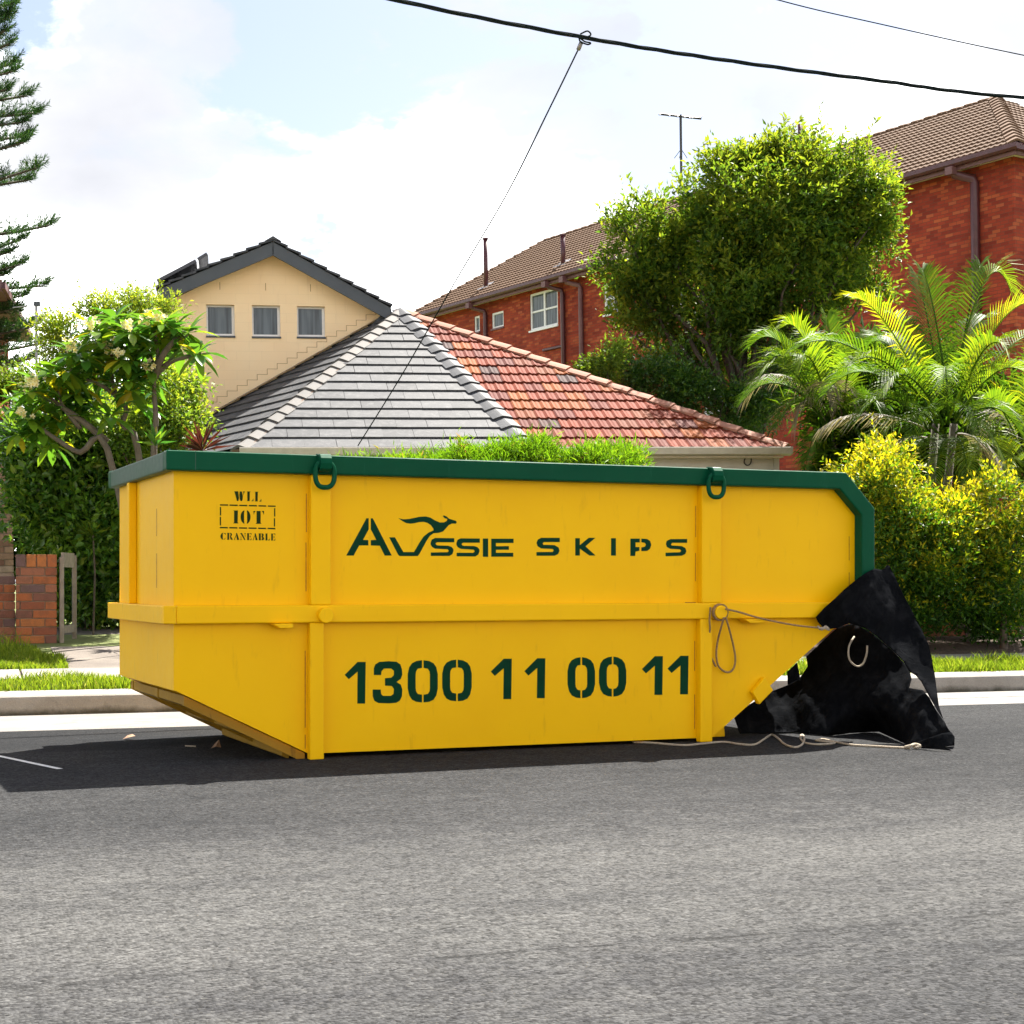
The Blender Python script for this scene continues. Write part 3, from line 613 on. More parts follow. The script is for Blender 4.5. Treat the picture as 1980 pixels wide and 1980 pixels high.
def cream_render():
    m, t = newmat('cream_render'); co = t.new('ShaderNodeTexCoord').outputs['Object']; sp = t.new('ShaderNodeSeparateXYZ', inp={0: co})
    v = t.new('ShaderNodeCombineXYZ', inp={0: sp.outputs[0], 1: sp.outputs[2]}).outputs[0]
    bt = t.new('ShaderNodeTexBrick', offset=.5, inp={'Vector': v, 'Color1': g3(.94), 'Color2': g3(1), 'Mortar': g3(.86), 'Scale': 1.0, 'Mortar Size': .006, 'Mortar Smooth': .6, 'Brick Width': .40, 'Row Height': .155})
    c = t.mix(t.ramp(t.noise(co, 1.1, 5, .6), [(.35, g3(0)), (.7, g3(1))]), (.96, .73, .45, 1), (.95, .69, .41, 1)); c = t.mix(.45, c, bt.outputs['Color'], 'MULTIPLY')
    st = t.noise(t.new('ShaderNodeMapping', inp={0: co, 3: (5, 5, .6)}).outputs[0], 1.6, 5, .6); c = t.mix(t.ramp(st, [(.58, g3(0)), (.8, g3(.35))]), c, (.55, .36, .2, 1))
    setc(t, c); t.bsdf.inputs['Roughness'].default_value = .9; t.bsdf.inputs['Specular IOR Level'].default_value = .15
    bump(t, t.math('ADD', t.noise(co, 70, 3), t.math('MULTIPLY', bt.outputs['Fac'], -.5)), .2, .01); return m
MAT['cream'] = cream_render()
MAT['cream_dark'] = pm('render_line', (.40, .24, .11), None, rough=.9)
MAT['charcoal'] = pm('charcoal_paint', (.045, .055, .065), (.055, .065, .075), 4, .5)
MAT['soffit'] = pm('soffit_paint', (.62, .54, .42), (.55, .47, .36), 5, .8)
MAT['white'] = pm('white_frame', (.78, .78, .78), (.70, .70, .70), 12, .45)
MAT['weatherboard'] = pm('weatherboard', (.56, .53, .47), (.48, .45, .40), 7, .7, .1, 50, vary=.06)
MAT['gutter_white'] = pm('cream_gutter', (.52, .47, .38), (.44, .39, .31), 10, .5)
def glass(name, c, rough=.06):
    m, t = newmat(name); co = t.new('ShaderNodeTexCoord').outputs['Object']
    cu = t.noise(t.new('ShaderNodeMapping', inp={0: co, 3: (6, 6, .35)}).outputs[0], 2.4, 3)
    setc(t, t.mix(t.ramp(cu, [(.38, g3(0)), (.62, g3(1))]), (*c, 1), (*[x * 2.6 for x in c], 1)))
    t.bsdf.inputs['Roughness'].default_value = rough; t.bsdf.inputs['Specular IOR Level'].default_value = .8
    bump(t, t.noise(co, 3, 2), .05, .02); return m
MAT['glass'] = glass('window_glass', (.045, .055, .06))
MAT['curtain'] = pm('curtain', (.20, .20, .21), (.30, .30, .31), 4, .9)
MAT['maroon'] = pm('maroon_paint', (.060, .014, .018), (.085, .022, .026), 6, .4)
MAT['maroon_pale'] = pm('faded_maroon_paint', (.12, .05, .055), (.16, .075, .075), 6, .6)
MAT['solar'] = pm('solar_panel', (.012, .014, .022), None, rough=.25, spec=.6)
MAT['steel'] = pm('galvanised_steel', (.32, .32, .33), (.22, .22, .23), 20, .45, metal=.6)

def brickwall_mat(name, w=.24, h=.086):
    m, t = newmat(name); co = t.new('ShaderNodeTexCoord').outputs['Object']
    sp = t.new('ShaderNodeSeparateXYZ', inp={0: co}); v = t.new('ShaderNodeCombineXYZ', inp={0: t.math('ADD', sp.outputs[0], sp.outputs[1]), 1: sp.outputs[2]}).outputs[0]
    bt = t.new('ShaderNodeTexBrick', offset=.5, inp={'Vector': v, 'Color1': g3(0), 'Color2': g3(1), 'Mortar': g3(.5), 'Scale': 1.0, 'Mortar Size': .006, 'Mortar Smooth': .2, 'Bias': 0.0, 'Brick Width': w, 'Row Height': h})
    k = t.new('ShaderNodeSeparateColor', inp={0: bt.outputs['Color']}).outputs[0]
    c = t.ramp(k, [(0, (.20, .028, .016)), (.4, (.28, .040, .020)), (.72, (.31, .047, .021)), (.9, (.39, .085, .030)), (1, (.37, .09, .042))])
    zone = t.ramp(t.noise(co, .5, 3), [(.4, g3(.8)), (.62, g3(1.12))]); c = t.mix(1.0, c, zone, 'MULTIPLY')
    c = t.mix(bt.outputs['Fac'], c, (.14, .050, .030, 1)); setc(t, c)
    t.bsdf.inputs['Roughness'].default_value = .85; t.bsdf.inputs['Specular IOR Level'].default_value = .2
    bump(t, t.math('SUBTRACT', 1.0, bt.outputs['Fac']), .6, .01); return m
MAT['brickface'] = brickwall_mat('brick_facade')

# ---- tiles laid on a sloping face
def flat_tile(w, g, t=.034, lap=.05):
    mb = MB(); x0, x1 = .002, w - .002
    mb.add([(x0, -lap * .0, 0), (x1, 0, 0), (x1, g + lap, -.004), (x0, g + lap, -.004), (x0, 0, t), (x1, 0, t), (x1, g + lap, .006), (x0, g + lap, .006)],
           [(4, 5, 6, 7), (0, 1, 5, 4), (1, 2, 6, 5), (3, 0, 4, 7), (2, 3, 7, 6)]); return mb
def roll_tile(w, g, t=.030, lap=.04, amp=.020, n=14):
    mb = MB(); top = []; bot = []; up = []
    for i in range(n + 1):
        u = i / n; x = u * w
        h = amp * (max(0, math.cos(2 * math.pi * (u * 2 - .15))) ** 1.4 * 1.0 + .25 * max(0, math.cos(2 * math.pi * (u * 2 - .62))) ** 2)
        top.append((x, 0, t + h)); bot.append((x, 0, -.004 + h * .75)); up.append((x, g + lap, .004 + h * .8))
    m = n + 1; mb.add(top + bot + up, [(i, i + 1, 2 * m + i + 1, 2 * m + i) for i in range(n)] + [(m + i, m + i + 1, i + 1, i) for i in range(n)])
    return mb
def tile_face(parent, poly, ax, gauge, tw, tile, mat, name='tile', offset=.5, limit=300, key=None, smooth=False, hide=None):
    """lay courses of tiles on the planar convex polygon poly (parent's coordinates); the lowest point starts course 0"""
    ax = ax.normalized(); nrm = Vector((0, 0, 0))
    for i in range(len(poly)): nrm += (poly[i] - poly[0]).cross(poly[(i + 1) % len(poly)] - poly[0])
    nrm.normalize()
    if nrm.z < 0: nrm = -nrm
    ax = (ax - nrm * ax.dot(nrm)).normalized(); up = nrm.cross(ax)
    lo = min(p.dot(up) for p in poly); org = poly[0] + up * (lo - poly[0].dot(up))
    P2 = [((p - org).dot(ax), (p - org).dot(up)) for p in poly]
    if sum(P2[i - 1][0] * P2[i][1] - P2[i][0] * P2[i - 1][1] for i in range(len(P2))) < 0: P2 = P2[::-1]
    M = Matrix((ax, up, nrm)).transposed().to_4x4(); M.translation = org + nrm * .01
    shared = tile.mesh(name, smooth); shared.materials.append(mat)
    xs = [p[0] for p in P2]; ys = [p[1] for p in P2]; todo = []
    for r in range(int(max(ys) / gauge) + 1):
        for i in range(int(min(xs) / tw) - 2, int(max(xs) / tw) + 2):
            x0 = i * tw + (r % 2) * offset * tw; y0 = r * gauge
            cs = [(x0, y0), (x0 + tw, y0), (x0 + tw, y0 + gauge), (x0, y0 + gauge)]
            ins = []; 
            def side(c):
                return min((P2[k][0] - P2[k - 1][0]) * (c[1] - P2[k - 1][1]) - (P2[k][1] - P2[k - 1][1]) * (c[0] - P2[k - 1][0]) for k in range(len(P2)))
            ins = [side(c) >= -1e-4 for c in cs]
            # reject boxes entirely outside one edge
            out = any(all((P2[k][0] - P2[k - 1][0]) * (c[1] - P2[k - 1][1]) - (P2[k][1] - P2[k - 1][1]) * (c[0] - P2[k - 1][0]) < 0 for c in cs) for k in range(len(P2)))
            if out: continue
            todo.append((x0, y0, all(ins)))
    if key: todo.sort(key=lambda q: key(M @ Vector((q[0] + tw / 2, q[1] + gauge / 2, 0))))
    rest = bmesh.new(); n = 0
    for x0, y0, whole in todo:
        jit = Matrix.Translation((x0 + random.uniform(-.003, .003), y0 + random.uniform(-.004, .004), random.uniform(0, .003))) @ Matrix.Rotation(random.uniform(-.004, .004), 4, 'Z')
        if whole and n < limit:
            obj(name, shared, None, parent, M=M @ jit); n += 1; continue
        bm = bmesh.new(); bm.from_mesh(shared); bm.transform(jit)
        if not whole:
            for k in range(len(P2)):
                a, b = P2[k - 1], P2[k]; dx, dy = b[0] - a[0], b[1] - a[1]
                bmesh.ops.bisect_plane(bm, geom=bm.verts[:] + bm.edges[:] + bm.faces[:], plane_co=(a[0], a[1], 0), plane_no=(dy, -dx, 0), clear_outer=True)
        if len(bm.faces):
            if n < limit:
                bm.transform(jit.inverted()); me = bpy.data.meshes.new(name); bm.to_mesh(me); me.materials.append(mat)
                obj(name, me, None, parent, M=M @ jit); n += 1
            else:
                me = bpy.data.meshes.new('tmp'); bm.to_mesh(me); rest.from_mesh(me); bpy.data.meshes.remove(me)
        bm.free()
    if len(rest.faces):
        me = bpy.data.meshes.new(name + '_field'); rest.to_mesh(me); me.materials.append(mat); obj(name + '_field', me, None, parent, M=M, kind='stuff')
    rest.free(); return M
def ridge_caps(parent, a, b, n, w, mat, name='ridge_cap', n1=None, n2=None, t=.03, lift=.05, bed=None, fold=.45):
    """V shaped caps from b (top) down to a, each one lapping the next"""
    d = (b - a); L = d.length; d.normalize()
    up = ((n1 + n2).normalized()) if n1 else Vector((0, 0, 1)); up = (up - d * up.dot(d)).normalized(); sd = d.cross(up)
    M = Matrix((sd, d, up)).transposed().to_4x4(); l = L / n
    mb = MB(); prof = []
    h = w * fold
    for u in (-1, -.55, -.2, 0, .2, .55, 1): prof.append((u * w, -abs(u) ** 1.25 * h))
    m = len(prof)
    vs = [(x, -.0, z + t) for x, z in prof] + [(x * .97, l * 1.06, z + .004) for x, z in prof] + [(x, 0, z - .01) for x, z in prof]
    mb.add(vs, [(i, i + 1, m + i + 1, m + i) for i in range(m - 1)] + [(2 * m + i, 2 * m + i + 1, i + 1, i) for i in range(m - 1)] + [(0, m, 2 * m), (m - 1, 3 * m - 1, 2 * m - 1)])
    me = mb.mesh(name); me.materials.append(mat)
    for i in range(n):
        Mi = M.copy(); Mi.translation = a + d * (l * i) + up * (lift + random.uniform(-.004, .004)); obj(name, me, None, parent, M=Mi @ Matrix.Rotation(random.uniform(-.012, .012), 4, 'Z'))
    if bed:
        MB().add([M @ Vector((x, y, z)) + a for y in (0, L) for x, z in ((-w * 1.05, -h * 1.35), (-w * .8, -h * .6 + lift), (w * .8, -h * .6 + lift), (w * 1.05, -h * 1.35))], [(0, 4, 5, 1), (1, 5, 6, 2), (2, 6, 7, 3), (0, 1, 2, 3)]).build('mortar_bed', bed, parent)

# ================= house with half grey, half red roof
HF = frame(at(990, 1130, 22) - Vector((0, 0, .5)), R(10), ROLL)       # front eave line lies at local y = 0
house = empty('bungalow', HF, 'low house whose hipped roof is half grey and half red tiles', 'house')
ER = onb(HF, 1521, 869, 0); c0 = ER.z
PITCH = R(30); nf = Vector((0, -math.sin(PITCH), math.cos(PITCH))); E0 = Vector((0, 0, c0))
PK = onplane(HF, 774, 603, E0, nf)
lh = onplane(HF, 461, 872, E0, nf); EL = PK + (lh - PK) * ((c0 - PK.z) / (lh.z - PK.z))
pb = onplane(HF, 1004, 850, E0, nf); EM = PK + (pb - PK) * ((c0 - PK.z) / (pb.z - PK.z))
BW = PK.y + .25                                                        # plane of the rendered gable wall next door
nl = (PK - EL).cross(onb(HF, 372 * K9, 803 * K9, BW) - PK).normalized(); nl = nl if nl.z > 0 else -nl
dl = Vector((0, 0, 1)).cross(nl).normalized(); dl = dl if dl.y > 0 else -dl     # left face runs back along this line
print('left face direction', dl, 'peak', PK, 'EL', EL, 'ER', ER)
def left_at(b, base):                                                  # point on the left face at depth b going along dl from base
    return base + dl * ((b - base.y) / dl.y)
LW0, LW1 = left_at(BW, EL), left_at(BW, PK)
groof = MB().add([EL, EM, PK, LW1, LW0], [(0, 1, 2), (0, 2, 3, 4)]).build('grey_roof', MAT['underlay'], house)
rroof = MB().add([EM, ER, PK, Vector((ER.x, PK.y * 2 + 1.5, c0)), Vector((PK.x, PK.y + 1.5, PK.z))], [(0, 1, 2), (1, 3, 4, 2)]).build('red_roof', MAT['underlay'], house)
camk = lambda p: abs(p.y) * .2 - p.z
tile_face(groof, [EL, EM, PK], Vector((1, 0, 0)), .325, .43, flat_tile(.43, .325), MAT['slate'])
tile_face(groof, [LW0, EL, PK, LW1], -dl, .325, .43, flat_tile(.43, .325), MAT['slate'], limit=140)
tile_face(rroof, [EM, ER, PK], Vector((1, 0, 0)), .325, .285, roll_tile(.285, .325), MAT['terracotta'], limit=300, offset=0, key=lambda p: p.z * .0 + abs(p.x - PK.x - 3) * .2, smooth=False)
tile_face(rroof, [ER, Vector((ER.x, PK.y * 2 + 1.5, c0)), Vector((PK.x, PK.y + 1.5, PK.z)), PK], Vector((0, 1, 0)), .325, .6, roll_tile(.6, .325), MAT['terracotta'], limit=0, offset=0)
nr = (PK - ER).cross(Vector((0, 1, 0))).normalized(); nr = nr if nr.z > 0 else -nr
ridge_caps(groof, EL, PK, 19, .14, MAT['slate_warm'], n1=nf, n2=nl, bed=MAT['bedding'], name='hip_cap')
ridge_caps(groof, EM, PK, 17, .15, MAT['slate_dark'], n1=nf, n2=nf, name='party_cap', fold=.25, lift=.06)
ridge_caps(rroof, ER, PK, 19, .12, MAT['terra_ridge'], n1=nf, n2=nr, bed=MAT['bedding'], name='hip_cap', lift=.06)
# valley strip beside the gable wall
MB().add([LW0 + Vector((0, -.30, .05)), LW1 + Vector((0, -.16, .05)), LW1 + Vector((0, -.01, .07)), LW0 + Vector((0, -.01, .07))], [(0, 1, 2, 3)]).build('valley_flashing', MAT['slate_dark'], groof)
# gutter, fascia, boarded wall
gx0 = EL.x
gut = MB(); prof = [(-.02, c0 + .03), (-.12, c0 + .03), (-.13, c0 + .015), (-.12, c0 - .07), (-.02, c0 - .09)]
gut.prism(prof, gx0, ER.x + .05, 'x').build('gutter', MAT['gutter_white'], house)
wall = MB().box(gx0 + .4, ER.x - .12, .22, 9, -.6, c0 - .05).build('wall', MAT['weatherboard'], house)
for i in range(20):
    z1 = c0 - .10 - i * .165
    MB().add([(gx0 + .38, .21, z1), (ER.x - .13, .21, z1), (ER.x - .13, .185, z1 - .163), (gx0 + .38, .185, z1 - .163), (ER.x - .13, .215, z1 - .163), (gx0 + .38, .215, z1 - .163)], [(0, 3, 2, 1), (3, 5, 4, 2)]).build('weatherboard', MAT['weatherboard'], wall)
MB().box(gx0 + .2, ER.x - .05, -.02, .21, c0 - .112, c0 - .095).build('soffit', MAT['soffit'], house)
MB().box(ER.x - .125, ER.x - .05, .175, .25, -.6, c0 - .115).build('corner_board', MAT['weatherboard'], wall)
lp = [onb(HF, 1100 + x / 4.2, 600 + y / 4.2, .17) for x, y in ((1370, 1182), (1420, 1190), (1470, 1180), (1481, 1215), (1470, 1250), (1445, 1258), (1425, 1240), (1428, 1210), (1450, 1185), (1500, 1180), (1600, 1170), (1700, 1155))]
MB().tube(smoothpts(lp), .009, 6).build('house_cable', pm('black_cable', (.01, .01, .01), None, rough=.6), house, smooth=True)

# ================= cream gable house next door (same frame, wall at local y = BW)
cream = empty('gable_house', HF @ Matrix.Translation((0, BW, 0)), 'cream rendered house gable with charcoal roof edge and three small windows', 'house')
def gw(x, y, b=0.0):                                                   # photo (1932 px) -> (a, c) on the gable wall plane
    p = onb(HF, x * K9, y * K9, BW + b); return Vector((p.x, p.z))
AP, RE, LE = gw(515, 452, -.35), gw(738, 577, -.35), gw(296, 543, -.35)
apw = gw(513, 478)
wallpoly = [tuple(gw(322, 566)), tuple(gw(322, 930)), tuple(gw(755, 930)), tuple(gw(728, 588)), tuple(apw)]
wins = []
for x0, y0, x1, y1 in ((398.5, 588.5, 454, 649.5), (487, 590, 542.5, 651), (574, 592, 629, 651.5)):   # in 1980 px
    a = gw(x0 / K9, y0 / K9); b = gw(x1 / K9, y1 / K9); wins.append((a.x, b.x, b.y, a.y))
holes = [[(a, z0), (b, z0), (b, z1), (a, z1)] for a, b, z0, z1 in wins]
V, Fc = cdt(wallpoly, holes)
wm = MB(); wm.add([(v.x, 0, v.y) for v in V], Fc)
for h in holes:
    wm.add([(x, 0, z) for x, z in h] + [(x, .16, z) for x, z in h], [(i, (i + 1) % 4, (i + 1) % 4 + 4, i + 4) for i in range(4)])
cw = wm.build('wall', MAT['cream'], cream)
for a, b, z0, z1 in wins:
    f = MB(); t = .045
    f.box(a, b, .09, .13, z0, z0 + t); f.box(a, b, .09, .13, z1 - t * .6, z1); f.box(a, a + t * .55, .09, .13, z0 + t, z1 - t * .6); f.box(b - t, b, .09, .13, z0 + t, z1 - t * .6)
    win = f.build('window', MAT['white'], cream)
    MB().box(a + t * .55, b - t, .11, .116, z0 + t, z1 - t * .6).build('pane', MAT['glass'], win)
    MB().box(a - .01, b + .01, -.02, .09, z0 - .03, z0 - .001).build('sill', MAT['charcoal'], win)
    MB().box((a + b) / 2 - .006, (a + b) / 2 + .004, -.004, -.001, z1 + .24, z1 + .36).build('vent_slot', MAT['cream_dark'], cw)
# stepped flashing cut into the wall along the roof
q0, q1 = gw(372, 800), gw(728, 604); ns = 19
for i in range(ns):
    p = q0 + (q1 - q0) * (i / ns); p2 = q0 + (q1 - q0) * ((i + 1) / ns); top = p2.y + .17
    m = MB(); m.box(p.x, p2.x - .004, -.006, -.001, p.y - .05, top); m.build('step_flashing', MAT['cream'], cw)
    MB().box(p.x - .006, p.x + .002, -.008, -.001, p.y + .17, top + .006).build('mortar_cut', MAT['cream_dark'], cw)
    MB().box(p.x, p2.x - .006, -.008, -.001, top, top + .007).build('mortar_cut', MAT['cream_dark'], cw)
# roof slabs with barge boards
def slope(A, B, t, b0, b1, mat, name):
    d = (B - A).normalized(); n = Vector((-d.y, d.x)); n = n if n.y > 0 else -n
    return MB().prism([tuple(A), tuple(B), tuple(B - n * t), tuple(A - n * t)], b0, b1).build(name, mat, cream)
for E_ in (RE, LE):
    d = (E_ - AP).normalized(); n = Vector((-d.y, d.x)); n = n if n.y > 0 else -n
    A2, B2 = AP - n * .03, E_ - n * .03
    MB().prism([tuple(A2), tuple(B2), (B2.x, B2.y - .22), (A2.x, A2.y - .22)], -.35, -.31).build('barge_board', MAT['charcoal'], cream, bevel=.004)
    MB().prism([tuple(A2 - n * .10), tuple(B2 - n * .10), tuple(B2 - n * .13), tuple(A2 - n * .13)], -.309, -.002).build('soffit', MAT['soffit'], cream)
    rf = MB().prism([tuple(A2), tuple(B2), tuple(B2 - n * .06), tuple(A2 - n * .06)], -.308, 6).build('roof', MAT['underlay'], cream)
    L = (E_ - AP).length; k = 9
    for i in range(k):
        a = AP + d * (L * i / k); b = AP + d * (L * (i + 1.06) / k)
        MB().prism([tuple(a + n * .0), tuple(b + n * .034), tuple(b - n * .0), tuple(a - n * .028)], -.39, 6).build('tile_course', MAT['slate_dark'], rf)
MB().prism([(AP.x - .13, AP.y - .03), (AP.x, AP.y + .05), (AP.x + .13, AP.y - .03), (AP.x, AP.y)], -.40, 6).build('ridge_cap', MAT['slate_dark'], cream)
dp = gw(712, 612)
MB().prism([tuple(gw(735, 582)), tuple(gw(738, 600)), tuple(gw(705, 622)), tuple(gw(690, 628)), tuple(gw(712, 603))], -.20, -.05).build('gutter_end', MAT['charcoal'], cream)
sp_ = [gw(300, 541), gw(372, 503), gw(393, 490)]
for a, b in ((sp_[0], sp_[1]), (sp_[1] + Vector((.03, .02)), sp_[2])):
    d = (b - a).normalized(); n = Vector((-d.y, d.x))
    MB().prism([tuple(a), tuple(b), tuple(b + n * .05), tuple(a + n * .05)], -.37, 1.2).build('solar_panel', MAT['solar'], cream)
MB().tube([(sp_[1].x, .2, sp_[1].y), (sp_[1].x + .03, .2, sp_[1].y - .16)], .012, 6).build('panel_bracket', MAT['steel'], cream)

# ================= red brick apartment block, long side running away to the left
AF = frame(Vector((12.0, 38.6, .6)), R(-55.7), ROLL)                  # local x: along the facade (0 = near corner), y into the block
block = empty('apartment_block', AF, 'long red brick apartment block with brown tiled roof and maroon gutters', 'building')
cE = onb(AF, 1966, 277, -.45); EZ = cE.z; XR = cE.x; lE = onb(AF, 791, 601, -.45); XL = lE.x
RUN, RISE = 5.45, 3.15
pk = onb(AF, 1925, 190, RUN - .45); RISE = pk.z - EZ; XPR = pk.x
pl = onb(AF, 1057, 470, RUN - .45); XPL = pl.x
fw = lambda x, y, b=0.0: onb(AF, x, y, b)
wn = []                                                               # windows: left, right, bottom, top, kind
for (x0, x1, yt, yb, k) in ((1024.6, 1078.6, 562, 634, 4), (951, 973.6, 603, 634, 1), (917, 927.5, 611, 642, 1), (1168, 1199, 545, 606, 2), (1360, 1399, 726, 798, 4), (1488, 1521, 700, 764, 4), (1290, 1330, 515, 590, 4), (1560, 1600, 430, 520, 4)):
    a = fw(x0, (yt + yb) / 2); b = fw(x1, (yt + yb) / 2); t = fw((x0 + x1) / 2, yt); bt = fw((x0 + x1) / 2, yb); wn.append((a.x, b.x, bt.z, t.z, k))
XW0, XW1, ZT = XL + .45, XR - .45, EZ - .12
outl = [(XW0, -1), (XW1, -1), (XW1, ZT), (XW0, ZT)]
hl = [[(a, z0), (b, z0), (b, z1), (a, z1)] for a, b, z0, z1, k in wn]
V, Fc = cdt(outl, hl); wm = MB(); wm.add([(v.x, 0, v.y) for v in V], Fc)
for h in hl: wm.add([(x, 0, z) for x, z in h] + [(x, .12, z) for x, z in h], [(i, (i + 1) % 4, (i + 1) % 4 + 4, i + 4) for i in range(4)])
wm.add([(XW1, 0, -1), (XW1, 9.9, -1), (XW1, 9.9, ZT), (XW1, 0, ZT)], [(0, 1, 2, 3)]); wm.add([(XW0, 0, -1), (XW0, 9.9, -1), (XW0, 9.9, ZT), (XW0, 0, ZT)], [(3, 2, 1, 0)])
wm.build('brick_wall', MAT['brickface'], block)
for a, b, z0, z1, k in wn:
    f = MB(); t = .07
    f.box(a, b, .03, .10, z0, z0 + t); f.box(a, b, .03, .10, z1 - t, z1); f.box(a, a + t, .03, .10, z0 + t, z1 - t); f.box(b - t, b, .03, .10, z0 + t, z1 - t)
    if k > 1: f.box((a + b) / 2 - .045, (a + b) / 2 + .045, .035, .10, z0 + t, z1 - t)
    w_ = f.build('window', MAT['white'], block)
    if k > 1:
        zm = (z0 + z1) / 2; xm = (a + b) / 2
        for xa, xb in ((a + t, xm - .045), (xm + .045, b - t)):
            MB().box(xa, xb, .045, .09, zm - .03, zm + .03).build('glazing_bar', MAT['white'], w_)
            for za, zb in ((z0 + t, zm - .03), (zm + .03, z1 - t)): MB().box(xa, xb, .075, .082, za, zb).build('pane', MAT['glass'], w_)
    else: MB().box(a + t, b - t, .075, .082, z0 + t, z1 - t).build('pane', MAT['glass'], w_)
    MB().box(a - .03, b + .03, -.05, .03, z0 - .06, z0 - .002).build('sill', MAT['maroon_pale'] if k == 1 else MAT['white'], w_)
# eaves
MB().box(XL + .1, XR - .1, -.40, -.002, EZ - .14, EZ - .118).build('soffit', MAT['soffit'], block)
MB().box(XR - .45, XR - .1, -.002, 9, EZ - .139, EZ - .117).build('soffit', MAT['soffit'], block)
MB().box(XL + .05, XR - .05, -.44, -.405, EZ - .24, EZ - .02).build('fascia', MAT['maroon_pale'], block)
MB().box(XR - .095, XR - .06, -.404, 9, EZ - .24, EZ - .02).build('fascia', MAT['maroon_pale'], block)
MB().prism([(-.445, EZ - .02), (-.60, EZ), (-.60, EZ - .10), (-.56, EZ - .15), (-.445, EZ - .15)], XL - .1, XR + .1, 'x').build('gutter', MAT['maroon'], block)
MB().box(XR - .055, XR + .10, -.44, 9, EZ - .15, EZ).build('gutter', MAT['maroon'], block)
for x, zb, pale in ((942, 660, 0), (1092, 720, 0), (1127, 705, 1), (1893, 640, 0), (842, 640, 0)):
    p = fw(x, 600); rr = .075 if x != 1893 else .11
    dpp = MB(); dpp.tube([(p.x, -.09, -1), (p.x, -.09, EZ - .55), (p.x, -.12, EZ - .45), (p.x - .35, -.40, EZ - .32), (p.x - .35, -.46, EZ - .14)], rr, 8)
    dpp.build('downpipe', MAT['maroon_pale'] if pale else MAT['maroon'], block, smooth=True)
    MB().box(p.x - .46, p.x - .24, -.62, -.442, EZ - .34, EZ - .151).build('rain_head', MAT['maroon_pale'], block)
for x0, x1, y in ((1053, 1092, 669), (1225, 1257, 645), (1278, 1298, 627)):
    a, b = fw(x0, y), fw(x1, y); MB().tube([(a.x, -.06, b.z), (b.x, -.06, b.z)], .05, 6).build('waste_pipe', MAT['maroon'], block)
# roof
Pn = [Vector((XL, -.45, EZ)), Vector((XR, -.45, EZ)), Vector((XPR, RUN - .45, EZ + RISE)), Vector((XPL, RUN - .45, EZ + RISE))]
D2 = RUN * 2 - .45
Pe = [Vector((XR, -.45, EZ)), Vector((XR, D2, EZ)), Vector((XPR, RUN - .45, EZ + RISE))]
Pl = [Vector((XL, D2, EZ)), Vector((XL, -.45, EZ)), Vector((XPL, RUN - .45, EZ + RISE))]
ar = MB().add(Pn + Pe + Pl, [(0, 1, 2, 3), (4, 5, 6), (7, 8, 9)]).build('roof', MAT['underlay'], block)
tw_ = .36; rt = roll_tile(tw_, .36, t=.05, amp=.035, n=8)
tile_face(ar, Pn, Vector((1, 0, 0)), .36, tw_, rt, MAT['brown_tile'], limit=300, offset=.5, key=lambda p: -p.x)
tile_face(ar, Pe, Vector((0, 1, 0)), .36, tw_, rt, MAT['brown_tile'], limit=40, offset=.5, key=lambda p: p.y)
tile_face(ar, Pl, Vector((0, -1, 0)), .36, tw_, rt, MAT['brown_tile'], limit=0, offset=.5)
na = Vector((0, -RISE, RUN)).normalized(); ne = Vector((RISE, 0, RUN)).normalized(); ngl = Vector((-RISE, 0, RUN)).normalized()
ridge_caps(ar, Pe[0], Pe[2], 17, .22, MAT['brown_tile'], n1=na, n2=ne, name='hip_cap', lift=.08, t=.05)
ridge_caps(ar, Pl[1], Pl[2], 17, .18, MAT['brown_tile'], n1=na, n2=ngl, name='hip_cap', lift=.08, t=.05)
ridge_caps(ar, Pn[3], Pn[2], 44, .17, MAT['brown_tile'], n1=na, n2=Vector((0, RISE, RUN)).normalized(), name='ridge_cap', lift=.07, t=.04)
nP = Vector((0, -RISE, RUN)).normalized()
for x, y0, y1 in ((939, 463, 556), (1088, 456, 512)):
    b = onplane(AF, x + 1, y1, Pn[0], nP); tz = b.z + (y1 - y0) / F * (AF @ b).y
    MB().tube([(b.x, b.y, b.z - .1), (b.x, b.y, tz)], .085, 10).build('vent_pipe', MAT['maroon'], block, smooth=True)
    MB().tube([(b.x, b.y, tz), (b.x, b.y, tz + .05)], .11, 10).build('pipe_cap', MAT['maroon'], block)
    MB().add([b + Vector(v) for v in ((-.35, -.2, -.05), (.35, -.2, -.05), (.25, .2, .20), (-.25, .2, .20))], [(0, 1, 2, 3)]).build('lead_flashing', MAT['steel'], ar)
p = onplane(AF, 1548, 300, Pn[0], nP)
MB().tube([(p.x, p.y, p.z - .3), (p.x, p.y, p.z + 1.0)], .08, 8).build('vent_pipe', MAT['maroon'], block, smooth=True)
# ---- television antenna on the ridge
bp = AF @ onb(AF, 1318, 387, RUN - .45); tp = at(1316, 222, bp.y)
ant = empty('antenna', Matrix.Translation(bp), 'thin rooftop television antenna on the ridge of the apartment block', 'antenna')
hh = tp.z - bp.z; MAT['wire'] = pm('dark_wire', (.02, .022, .024), None, rough=.5)
kx = bp.y / F; hm = hh
MB().tube([(0, 0, -.15), (-2 * kx, 0, hm)], .045, 6).build('mast', MAT['wire'], ant)
a0, a1 = Vector((-44 * kx, -.4, hm - 5 * kx)), Vector((40 * kx, .4, hm - 1 * kx))
MB().tube([a0, a1], .04, 6).build('boom', MAT['wire'], ant)
for u in (.02, .25, .45, .62, .74, .80, .98):
    c = a0 + (a1 - a0) * u; l = .55 if u < .95 else .85
    MB().tube([c + Vector((-.08, -l * .5, -.10)), c + Vector((.08, l * .5, .10)) + (Vector((.05, 0, .12)) if u > .95 else Vector((0, 0, 0)))], .026, 5).build('element', MAT['wire'], ant)
